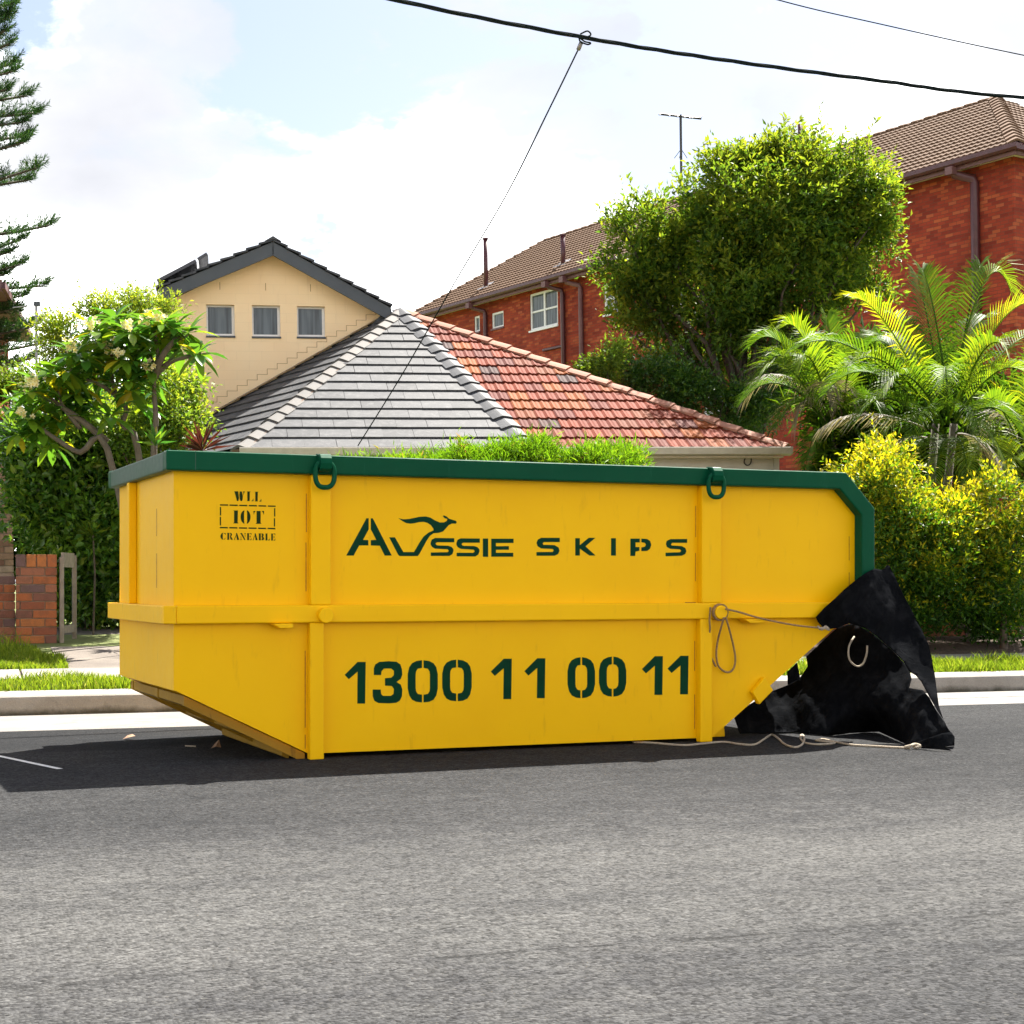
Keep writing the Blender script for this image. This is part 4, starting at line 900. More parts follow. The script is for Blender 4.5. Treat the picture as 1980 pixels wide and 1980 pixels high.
for sx in (-13, 12, -3): MB().tube([(-1 * kx, 0, hm * .60), (sx * kx, .2, hm * .60 - 15 * kx)], .012, 5).build('stay', MAT['wire'], ant)

# ================= brick house at the left edge
LF = frame(at(27, 1130, 21.5), R(18.7), ROLL)                          # origin on the wall's right corner at eye level
lhouse = empty('brick_house', LF, 'brown brick house corner with red tile eave at the left edge of the picture', 'house')
MB().box(-6, -.012, .012, 8, -1, 1.98).build('wall', MAT['mortar'], lhouse)
def bricks(parent, x0, x1, y0, z0, rows, bw, bh, mat, proto_depth=.10, first=None, soldier=()):
    gap_ = .010; meshes = {}
    for r in range(rows):
        x = x1; k = 0
        while x > x0 + .01:
            w = bw if not (k == 0 and r % 2) else bw / 2 - gap_ / 2
            if r in soldier: w = (bw - 2 * gap_) / 3
            w = min(w, x - x0)
            key = round(w, 3)
            if key not in meshes:
                me = MB().box(0, w, 0, proto_depth, 0, bh).mesh('brick'); me.materials.append(mat); meshes[key] = me
            if w > .03:
                obj('brick', meshes[key], None, parent, M=Matrix.Translation((x - w, y0 + random.uniform(-.003, .003), z0 + r * (bh + gap_))) @ Matrix.Rotation(random.uniform(-.006, .006), 4, 'Y'), bevel=.003, seg=1)
            x -= w + gap_; k += 1
bw_ = lhouse.children[0]
bricks(bw_, -1.1, 0, 0, -.35, 26, .23, .076, MAT['brick_brown'])
MB().box(-6, .05, -.2, 8, 1.99, 2.04).build('soffit', MAT['charcoal'], lhouse)
MB().prism([(-.22, 2.15), (-.31, 2.15), (-.31, 2.03), (-.22, 2.01)], -6, .10, 'x').build('gutter', MAT['charcoal'], lhouse)
lroof = MB().add([(-6, -.2, 2.16), (.06, -.2, 2.16), (-2.7, 2.6, 3.8), (-6, 2.6, 3.8), (.06, 6, 2.16)], [(0, 1, 2, 3), (1, 4, 2)]).build('roof', MAT['underlay'], lhouse)
tile_face(lroof, [Vector((-3.2, -.2, 2.16)), Vector((.06, -.2, 2.16)), Vector((-2.7, 2.6, 3.8)), Vector((-3.2, 2.6, 3.8))], Vector((1, 0, 0)), .32, .285, roll_tile(.285, .32), MAT['terracotta'], offset=0)
tile_face(lroof, [Vector((.06, -.2, 2.16)), Vector((.06, 6, 2.16)), Vector((-2.7, 2.6, 3.8))], Vector((0, 1, 0)), .32, .285, roll_tile(.285, .32), MAT['terracotta'], offset=0, limit=60)
ridge_caps(lroof, Vector((.06, -.2, 2.16)), Vector((-2.7, 2.6, 3.8)), 10, .13, MAT['terra_ridge'], name='hip_cap', lift=.06)
# taller house further back at the left edge
TF = frame(at(6, 1130, 34), R(12), ROLL)
th_ = empty('tall_house', TF, 'brown tiled eave corner of a taller house above the red roof at the left edge', 'house')
cz = 1 * 0 + (HY - 548) / F * 34
MB().box(-8, -.45, .45, 7, -1, cz - .18).build('wall', MAT['brickface'], th_)
MB().box(-8, .08, -.1, 7, cz - .18, cz - .12).build('soffit', MAT['maroon_pale'], th_)
MB().box(-8, .15, -.2, -.1, cz - .14, cz).build('gutter', MAT['maroon_pale'], th_)
MB().box(.08, .16, -.2, 7, cz - .141, cz - .001).build('gutter', MAT['maroon_pale'], th_)
tr_ = MB().add([(-8, -.15, cz), (.10, -.15, cz), (-3, 3.2, cz + 1.7), (-8, 3.2, cz + 1.7), (.10, 6.6, cz)], [(0, 1, 2, 3), (1, 4, 2)]).build('roof', MAT['underlay'], th_)
tile_face(tr_, [Vector((-3, -.15, cz)), Vector((.10, -.15, cz)), Vector((-3, 3.2, cz + 1.7))], Vector((1, 0, 0)), .34, .33, roll_tile(.33, .34, amp=.03, n=8), MAT['brown_tile'], offset=0)

# ================= brick fence, gate post and gate frame
BF = frame(at(107 * K9, 1130, 16.4) + Vector((0, 0, -1 + gz(16.6))), R(18.7))
fence = empty('brick_fence', BF, 'low red brick garden fence running out of the picture at the left', 'fence')
post = empty('gate_post', BF, 'square red brick gate post with an upright course of bricks on top', 'gate post')
pc = MB().box(-.385, -.012, .012, .34, -.1, .90).build('core', MAT['mortar'], post)
bricks(post, -.395, 0, 0, -.06, 10, .23, .076, MAT['brick'], soldier=(10,))
for k in range(4): obj('brick', MB().box(0, .090, 0, .11, 0, .125).mesh('brick'), MAT['brick'], post, M=Matrix.Translation((-.395 + k * .1017, -.004, -.06 + 10 * .086)), bevel=.003, seg=1)
for k in range(2): obj('brick', MB().box(0, .395, 0, .105, 0, .012).mesh('brick'), MAT['brick'], post, M=Matrix.Translation((-.395, .11 + k * .115, -.06 + 10 * .086 + .105)))
fc = MB().box(-5, -.412, .112, .30, -.1, .74).build('core', MAT['mortar'], fence)
bricks(fence, -1.3, -.40, .10, -.06, 9, .23, .076, MAT['brick'])
gate = empty('timber_gate', BF @ Matrix.Translation((.03, .05, 0)), 'weathered grey timber gate frame standing beside the brick gate post', 'gate')
MB().box(0, .045, 0, .09, -.08, .90).build('stile', MAT['timber'], gate, bevel=.004)
MB().box(.16, .205, .55, .62, -.08, .93).build('stile', MAT['timber'], gate, bevel=.004)
Mg = Matrix.Translation((.02, .09, 0)) @ Matrix.Rotation(R(-16), 4, 'Z')
MB().box(0, .03, 0, .48, .80, .95, M=Mg).build('rail', MAT['timber'], gate); MB().box(0, .03, 0, .48, .12, .2, M=Mg).build('rail', MAT['timber'], gate)
# low red wall under the hedge on the right
RW = frame(at(1900, 1130, 18.9) + Vector((0, 0, -1 + .55)), R(18.7))
rw = empty('garden_wall', RW, 'low dark red brick garden wall half hidden behind the yellow hedge', 'wall')
MB().box(-2.9, 3, .012, .22, -.2, .62).build('core', MAT['mortar'], rw)
bricks(rw, -2.9, 2.4, 0, -.15, 9, .23, .076, MAT['brick'])
MB().box(-2.95, 3, -.03, .25, .622, .68).build('coping', pm('brick_coping', (.36, .12, .07), (.28, .09, .05), 8, .8), rw)

# ================= unseen houses added across the street to bounce sun onto the skip's front
MAT['added_render_white'] = pm('added_house_render', (.80, .77, .70), (.74, .71, .64), 2, .9)
MAT['door'] = pm('added_house_door_paint', (.08, .12, .14), None, rough=.5)
for i, (p0, wd, hgt, lab) in enumerate(((-27, 11, 6.2, 'added white rendered two-storey house across the street, far left behind the viewpoint'), (-14, 12, 6.6, 'added white rendered two-storey house across the street, left behind the viewpoint'), (0, 12, 6.3, 'added white rendered two-storey house across the street, right behind the viewpoint'), (14, 12, 6.5, 'added white rendered two-storey house across the street, far right behind the viewpoint'))):
    h_ = empty('added_house', S @ Matrix.Translation((p0, -10.5, .2)), lab, 'house', 'added houses across the street')
    ws = [(wd * a, wd * a + 1.5, z, z + 1.4) for a in (.12, .44, .72) for z in (1.0, 3.9)]; ws[2] = (wd * .46, wd * .46 + 1.0, .05, 2.2)
    V, Fc = cdt([(0, -.3), (wd, -.3), (wd, hgt), (0, hgt)], [[(a, z0), (b, z0), (b, z1), (a, z1)] for a, b, z0, z1 in ws])
    m = MB(); m.add([(v.x, 0, v.y) for v in V], Fc); m.add([(0, 0, -.3), (0, -8, -.3), (0, -8, hgt), (0, 0, hgt)], [(0, 1, 2, 3)]); m.add([(wd, 0, -.3), (wd, -8, -.3), (wd, -8, hgt), (wd, 0, hgt)], [(3, 2, 1, 0)]); m.add([(0, -8, -.3), (wd, -8, -.3), (wd, -8, hgt), (0, -8, hgt)], [(0, 1, 2, 3)])
    m.build('wall', MAT['added_render_white'], h_)  # wall, door, windows and roof below all belong to the added house
    for k, (a, b, z0, z1) in enumerate(ws):
        if k == 2: MB().box(a, b, -.12, -.06, z0, z1).build('door', MAT['door'], h_); continue
        w_ = MB().box(a, b, -.12, -.08, z0, z0 + .07).box(a, b, -.12, -.08, z1 - .07, z1).box(a, a + .07, -.12, -.08, z0 + .07, z1 - .07).box(b - .07, b, -.12, -.08, z0 + .07, z1 - .07).build('window', MAT['white'], h_)
        MB().box(a + .07, b - .07, -.105, -.10, z0 + .07, z1 - .07).build('pane', MAT['glass'], w_)
    MB().add([(-.4, .4, hgt), (wd + .4, .4, hgt), (wd + .4, -8.4, hgt), (-.4, -8.4, hgt), (wd * .3, -4, hgt + 2.2), (wd * .7, -4, hgt + 2.2)], [(0, 1, 5, 4), (1, 2, 5), (2, 3, 4, 5), (3, 0, 4), (3, 2, 1, 0)]).build('roof', MAT['terra_ridge'], h_)
sheet('footpath', [(-8.6, .215), (-7.2, .18)], -40, 40, MAT['path'])
# ------------------------------------------------------------------ vegetation
def nrm(v): return v / (np.linalg.norm(v, axis=-1, keepdims=True) + 1e-9)
def leafmesh(name, pos, dirs, nors, length, width, tone, fold=.18, droop=0.0):
    """every leaf is a folded pointed blade of four triangles"""
    n = len(pos); d = nrm(dirs); s = nrm(np.cross(d, nors)); u = np.cross(s, d)
    L = length[:, None]; Wd = width[:, None]
    base = pos; tip = pos + d * L - u * L * droop
    a = pos + d * L * .42 + s * Wd * .5 + u * Wd * fold; b = pos + d * L * .42 - s * Wd * .5 + u * Wd * fold
    V = np.stack([base, a, tip, b], 1).reshape(-1, 3)
    i = np.arange(n)[:, None] * 4; loops = np.concatenate([i + [0, 1, 2], i + [0, 2, 3]], 1).ravel()
    me = bpy.data.meshes.new(name); me.vertices.add(len(V)); me.vertices.foreach_set('co', V.ravel().astype(np.float32))
    me.loops.add(len(loops)); me.loops.foreach_set('vertex_index', loops.astype(np.int32))
    me.polygons.add(2 * n); me.polygons.foreach_set('loop_start', (np.arange(2 * n) * 3).astype(np.int32)); me.polygons.foreach_set('loop_total', np.full(2 * n, 3, np.int32))
    me.update()
    at_ = me.attributes.new('tone', 'FLOAT', 'POINT'); at_.data.foreach_set('value', np.repeat(tone, 4).astype(np.float32))
    return me
def lobe_px(x, y, rx, ry, Y, ry_depth=None, n=30):
    """an ellipsoid of foliage given by the photo pixels it covers and its depth"""
    c = at(x, y, Y); k = Y / F; return (np.array(c), np.array([rx * k, (ry_depth or (rx + ry) * .5 * k), ry * k]), n)
def clumps(lobes, shell=.55):
    C = []; O = []
    for c, r, n in lobes:
        m = max(3, int(n ** .62)); us = nrm(rng.normal(size=(m, 3))) * (shell * .6 + (1.0 - shell * .6) * rng.random((m, 1)) ** .5)   # boughs first, twigs round each bough
        k = rng.integers(0, m, n); q = us[k] * .86 + rng.normal(size=(n, 3)) * .23
        C.append(c + q * r); O.append(nrm(q))
    return np.concatenate(C), np.concatenate(O)
def sprig_leaves(C, O, count, length, nleaf, ll, lw, zmin):
    top = np.where(C[:, 2] > zmin)[0]; sel = rng.choice(top, count); P = []; D = []; N = []
    for i in sel:
        d = nrm(O[i] * .5 + np.array([0, 0, .7]) + rng.normal(size=3) * .45); L = length * rng.uniform(.5, 1.3); bend = rng.normal(size=3) * .15
        for k in range(nleaf):
            u = (k + .5) / nleaf; p = C[i] + d * L * u + bend * L * u * u; sd = nrm(np.cross(d, rng.normal(size=3)))
            P.append(p); D.append(d * .7 + sd * .8); N.append(rng.normal(size=3) + [0, 0, .6])
    return np.array(P), np.array(D), np.array(N)
def crown(name, parent, lobes, per, spread, ll, lw, mat, up=.35, out=.6, rand=.8, tip_tone=0.0, tone_mu=.45, droop=.1, spr_z=.8, shell=.55, tone_sd=.16, sprigs=None):
    C, O = clumps(lobes, shell); m = len(C)
    idx = np.repeat(np.arange(m), per); n = len(idx)
    off = rng.normal(size=(n, 3)) * spread * np.array([1, 1, spr_z]); P = C[idx] + off
    D = O[idx] * out + rng.normal(size=(n, 3)) * rand + np.array([0, 0, up]) + nrm(off) * .5
    N = rng.normal(size=(n, 3)) * .7 + np.array([0, 0, 1.0])
    ct = rng.normal(0, .10, m)[idx]
    tone = tone_mu + ct + rng.normal(0, tone_sd, n)
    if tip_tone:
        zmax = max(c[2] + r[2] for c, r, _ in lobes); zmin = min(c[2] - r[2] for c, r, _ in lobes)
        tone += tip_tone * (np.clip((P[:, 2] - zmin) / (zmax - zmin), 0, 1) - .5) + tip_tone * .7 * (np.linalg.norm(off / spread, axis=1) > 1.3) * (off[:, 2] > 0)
    if sprigs:
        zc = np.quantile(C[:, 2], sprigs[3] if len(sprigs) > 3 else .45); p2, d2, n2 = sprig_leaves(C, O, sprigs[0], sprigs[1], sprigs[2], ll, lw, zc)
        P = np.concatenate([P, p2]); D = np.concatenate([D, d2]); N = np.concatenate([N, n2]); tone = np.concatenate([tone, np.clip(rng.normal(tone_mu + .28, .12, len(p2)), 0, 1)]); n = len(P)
    sz = rng.uniform(.65, 1.3, n)
    me = leafmesh(name, P, D, N, ll * sz, lw * sz * rng.uniform(.8, 1.2, n), np.clip(tone, 0, 1), droop=droop)
    return obj(name, me, mat, parent), C
def limbs(name, parent, root, tops, mat, r0=.12, jit=.15, fork=None, n=5):
    """trunk and boughs as tapered, slightly crooked tubes"""
    mb = MB()
    for i, t in enumerate(tops):
        a = Vector(root); b = Vector(t); pts = []; rr = []
        for k in range(n + 1):
            u = k / n; q = a.lerp(b, u); q.z = a.z + (b.z - a.z) * (u ** .8); bend = math.sin(u * math.pi) * jit
            pts.append(q + Vector((random.uniform(-1, 1), random.uniform(-1, 1), random.uniform(-.3, .3))) * bend * (a - b).length * .25); rr.append(r0 * (1 - u * .85) + .004)
        mb.tube(pts, rr, 6)
    return mb.build(name, mat, parent, smooth=True)
MAT['bark'] = pm('bark', (.055, .042, .03), (.10, .08, .06), 14, .95, .8, 30)
MAT['bark_grey'] = pm('grey_bark', (.12, .105, .075), (.075, .06, .045), 10, .9, .6, 40)
LM = MAT
LM['leaf_tree'] = leafmat('tree_leaf', [(0, (.020, .055, .009)), (.4, (.048, .105, .015)), (.7, (.095, .165, .018)), (1, (.20, .235, .02))], .55, .5, .2)
LM['leaf_light'] = leafmat('light_leaf', [(0, (.03, .075, .010)), (.45, (.085, .155, .018)), (.8, (.18, .25, .025)), (1, (.29, .32, .03))], .5, .5, .3)
LM['leaf_dark'] = leafmat('glossy_leaf', [(0, (.014, .045, .008)), (.5, (.04, .11, .018)), (.8, (.10, .19, .02)), (1, (.18, .26, .03))], .42, .28, .5)
LM['leaf_frangi'] = leafmat('frangipani_leaf', [(0, (.02, .08, .018)), (.5, (.05, .15, .02)), (.8, (.13, .24, .02)), (.94, (.22, .29, .02)), (1, (.42, .36, .02))], .45, .28, .5)
LM['leaf_yellow'] = leafmat('hedge_leaf', [(0, (.018, .060, .006)), (.35, (.045, .12, .010)), (.55, (.10, .19, .010)), (.78, (.32, .32, .012)), (1, (.54, .44, .015))], .45, .45, .3)
LM['leaf_conifer'] = leafmat('conifer_leaf', [(0, (.04, .11, .006)), (.5, (.11, .23, .010)), (.9, (.20, .32, .015)), (1, (.30, .18, .05))], .45, .55, .2)
LM['leaf_palm'] = leafmat('palm_leaf', [(0, (.02, .06, .006)), (.4, (.07, .14, .010)), (.7, (.20, .27, .014)), (.9, (.40, .38, .015)), (1, (.46, .36, .02))], .5, .5, .15)
LM['leaf_dry'] = leafmat('dry_frond', [(0, (.10, .08, .05)), (.5, (.22, .19, .14)), (1, (.34, .30, .24))], .3, .6, .3)
LM['leaf_pine'] = leafmat('pine_needle', [(0, (.010, .035, .012)), (.5, (.025, .070, .022)), (.85, (.06, .12, .03)), (1, (.12, .15, .04))], .25, .5, .3)
LM['leaf_red'] = leafmat('cordyline_leaf', [(0, (.025, .006, .008)), (.5, (.06, .012, .013)), (1, (.12, .03, .022))], .35, .4, .4)
LM['petal'] = leafmat('petal', [(0, (.70, .46, .04)), (.35, (.78, .68, .35)), (1, (.80, .76, .62))], .4, .6, .2)

def ground_at(x, Y): return gz(Y * .947 - x * .3206) if Y * .947 - x * .3206 > 13.1 else .3
def tree(name, label, cat, lobes, root_px, Y, per, spread, ll, lw, mat, bark='bark', r0=.10, nl=14, **kw):
    X = (root_px - CX) / F * Y; z = ground_at(X, Y); base = Vector((X, Y, z))
    e = empty(name, Matrix.Translation(base), label, cat)
    L = [(np.array(c) - np.array(base), r, n) for c, r, n in lobes]
    grp = kw.pop('fork', None)
    o, C = crown('crown', e, L, per, spread, ll, lw, mat, **kw)
    sel = C[rng.choice(len(C), min(nl, len(C)), replace=False)]
    fk = Vector(grp) if grp else Vector((0, 0, (max(c[2] for c, r, n in L)) * .35))
    limbs('trunk', e, (0, 0, -.1), [fk] * 2, MAT[bark], r0, .06)
    limbs('boughs', e, fk * .98, sel, MAT[bark], r0 * .34, .22)
    return e

# big leafy tree in front of the apartment block
TY = 27
tree('leafy_tree', 'large bushy green tree in front of the apartment block', 'tree',
     [lobe_px(x, y, rx, ry, TY + dy, None, n) for x, y, rx, ry, dy, n in ((1255, 450, 75, 62, .3, 60), (1225, 520, 62, 72, 0, 52), (1310, 545, 105, 110, .5, 105), (1330, 640, 95, 75, .4, 62), (1430, 400, 70, 120, -.3, 105), (1440, 325, 50, 42, 0, 36), (1545, 318, 80, 48, 0, 60), (1600, 365, 105, 74, -.2, 108), (1675, 375, 60, 60, 0, 60), (1520, 430, 115, 100, -.6, 125), (1645, 460, 80, 80, -.2, 74), (1420, 560, 105, 100, -.4, 105), (1560, 570, 105, 90, -.2, 84), (1480, 660, 95, 70, .2, 55), (1640, 560, 70, 60, .3, 40), (1500, 285, 34, 30, 0, 16), (1400, 690, 75, 55, .5, 36), (1235, 590, 66, 55, .2, 36), (1300, 690, 70, 50, .6, 30), (1560, 680, 80, 60, .6, 34), (1385, 315, 32, 40, 0, 18), (1360, 470, 80, 90, .0, 60), (1290, 480, 60, 60, .2, 36), (1480, 520, 120, 120, .3, 90), (1400, 620, 110, 80, .0, 70), (1580, 480, 110, 90, .2, 70), (1340, 400, 34, 60, .1, 20))],
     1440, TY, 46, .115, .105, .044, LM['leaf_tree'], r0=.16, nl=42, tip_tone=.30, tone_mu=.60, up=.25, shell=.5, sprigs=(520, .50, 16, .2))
# low dark shrubs under it, behind the red roof
tree('dark_shrub', 'dark green shrub in the shade below the bushy tree, above the red hip', 'shrub',
     [lobe_px(x, y, rx, ry, 26.2, None, n) for x, y, rx, ry, n in ((1250, 715, 58, 50, 36), (1330, 745, 60, 55, 40), (1400, 790, 60, 50, 36), (1290, 780, 70, 40, 36), (1460, 800, 50, 60, 34), (1500, 730, 45, 60, 26))],
     1380, 26.2, 90, .13, .075, .03, LM['leaf_dark'], r0=.06, nl=12, tone_mu=.5, sprigs=(60, .3, 16, .4))
tree('young_shrub', 'small light green shrub peeking over the red hip', 'shrub',
     [lobe_px(x, y, rx, ry, 25.2, None, n) for x, y, rx, ry, n in ((1155, 715, 40, 34, 26), (1175, 690, 26, 30, 18), (1125, 712, 18, 14, 8))],
     1165, 25.2, 80, .10, .07, .028, LM['leaf_light'], r0=.04, nl=8, tone_mu=.55)
# light tree behind the frangipani
tree('feathery_tree', 'light green feathery tree behind the frangipani', 'tree',
     [lobe_px(x, y, rx, ry, 23 + dy, None, n) for x, y, rx, ry, dy, n in ((160, 668, 80, 60, 0, 60), (235, 628, 75, 45, .2, 60), (290, 618, 50, 40, .4, 40), (120, 718, 55, 50, .1, 36), (200, 718, 90, 60, .3, 60), (180, 596, 16, 14, 0, 8), (262, 584, 18, 12, 0, 8), (110, 638, 24, 20, 0, 12), (150, 788, 90, 60, .5, 40), (300, 668, 40, 50, .4, 20))],
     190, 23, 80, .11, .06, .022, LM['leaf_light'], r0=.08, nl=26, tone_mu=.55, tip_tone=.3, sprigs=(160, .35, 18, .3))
# glossy hedge below, left of the skip, and looser shrub beside the gable
tree('glossy_shrub', 'dense glossy dark green shrub filling the gap between gate and skip', 'shrub',
     [lobe_px(x, y, rx, ry, 18.6 + dy, .8, n) for x, y, rx, ry, dy, n in ((90, 880, 62, 60, .2, 60), (170, 900, 70, 60, 0, 70), (150, 980, 85, 60, -.1, 80), (205, 1040, 60, 70, 0, 60), (120, 1040, 60, 60, .6, 40), (190, 1130, 60, 70, .2, 56), (250, 960, 60, 80, .3, 50), (130, 1150, 50, 60, .8, 30), (60, 970, 44, 60, 4.2, 44), (55, 1060, 44, 60, 4.2, 44), (60, 900, 44, 50, 4.4, 34))],
     170, 18.6, 80, .15, .105, .05, LM['leaf_dark'], r0=.06, nl=12, tone_mu=.66, droop=.2, sprigs=(120, .35, 14, .2))
tree('small_leaf_shrub', 'light small-leaved shrub between the frangipani trunk and the grey roof', 'shrub',
     [lobe_px(x, y, rx, ry, 18.2 + dy, .6, n) for x, y, rx, ry, dy, n in ((300, 830, 70, 60, 0, 70), (235, 820, 60, 60, .2, 56), (330, 780, 45, 55, 0, 36), (170, 820, 60, 50, .4, 44), (345, 735, 22, 24, 0, 10), (360, 800, 22, 40, 0, 14))],
     300, 18.2, 80, .11, .06, .028, LM['leaf_light'], r0=.05, nl=12, tone_mu=.55, tip_tone=.2, sprigs=(70, .32, 16, .3))
tree('golden_shrub', 'yellowish shrub at the left edge above the red tile eave', 'shrub',
     [lobe_px(x, y, rx, ry, 24, None, n) for x, y, rx, ry, n in ((15, 760, 45, 40, 34), (60, 740, 35, 30, 24), (-40, 770, 50, 50, 30))], 20, 24, 80, .12, .06, .026, LM['leaf_light'], r0=.05, nl=6, tone_mu=.6)
# conifer hedge showing over the rim of the skip: three bushes side by side
for x0, x1, tops, lab in ((670, 870, ((690, 882), (730, 872), (775, 866), (815, 880), (850, 868)), 'loose feathery bright green bush behind the rim, left of the hedge'), (850, 1040, ((880, 864), (925, 868), (965, 862), (1005, 850), (1030, 846)), 'dense bright green hedge bush behind the middle of the skip'), (1030, 1240, ((1060, 862), (1100, 872), (1140, 862), (1185, 858), (1215, 862)), 'dense bright green hedge bush right of the hedge, below the red tiles')):
    loose = x0 < 700
    tree('conifer_bush', lab, 'bush', [lobe_px(x, y + 34, 30, 22 if not loose else 20, 16.6 + random.uniform(-.15, .15), .4, 34 if not loose else 12) for x, y in tops] + [lobe_px((x0 + x1) / 2, 1010, (x1 - x0) / 2, 110, 16.8, .5, 120)],
         (x0 + x1) / 2, 16.6, 62, .075, .085, .011, LM['leaf_conifer'], r0=.05, nl=6, up=1.0, out=.5, rand=.8, tone_mu=.5, spr_z=.8, sprigs=(110 if not loose else 40, .10, 12, .5))['group'] = 'conifer hedge behind the skip'
# yellow-tipped hedge on the right
tree('golden_hedge', 'yellow tipped hedge shrub beside the right end of the skip', 'hedge',
     [lobe_px(x, y, rx, ry, 17.4 + dy, .6, n) for x, y, rx, ry, dy, n in ((1690, 960, 50, 60, 0, 60), (1715, 900, 30, 34, 0, 26), (1740, 1010, 60, 60, -.2, 66), (1790, 1000, 60, 60, 0, 60), (1720, 1090, 60, 55, .1, 50), (1800, 1080, 70, 60, -.1, 66), (1760, 1150, 50, 55, .2, 40), (1745, 1200, 55, 40, .0, 44), (1820, 1160, 60, 50, .1, 40), (1650, 930, 24, 40, .2, 16))],
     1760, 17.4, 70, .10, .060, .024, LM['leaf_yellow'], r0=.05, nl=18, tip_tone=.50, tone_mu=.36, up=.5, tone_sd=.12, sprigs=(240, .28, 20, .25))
tree('golden_hedge', 'yellow tipped hedge shrub at the right edge of the picture', 'hedge',
     [lobe_px(x, y, rx, ry, 17.6 + dy, .6, n) for x, y, rx, ry, dy, n in ((1850, 1010, 60, 50, 0, 56), (1920, 1020, 60, 55, 0, 56), (1990, 1030, 60, 60, 0, 50), (1870, 1090, 60, 60, .1, 50), (1950, 1110, 70, 70, 0, 56), (1890, 1160, 45, 50, .3, 30), (1960, 1190, 60, 45, .2, 44), (1895, 1200, 50, 40, .2, 30), (1905, 955, 30, 30, .1, 16))],
     1940, 17.6, 70, .10, .060, .024, LM['leaf_yellow'], r0=.05, nl=18, tip_tone=.50, tone_mu=.36, up=.5, tone_sd=.12, sprigs=(240, .28, 20, .25))

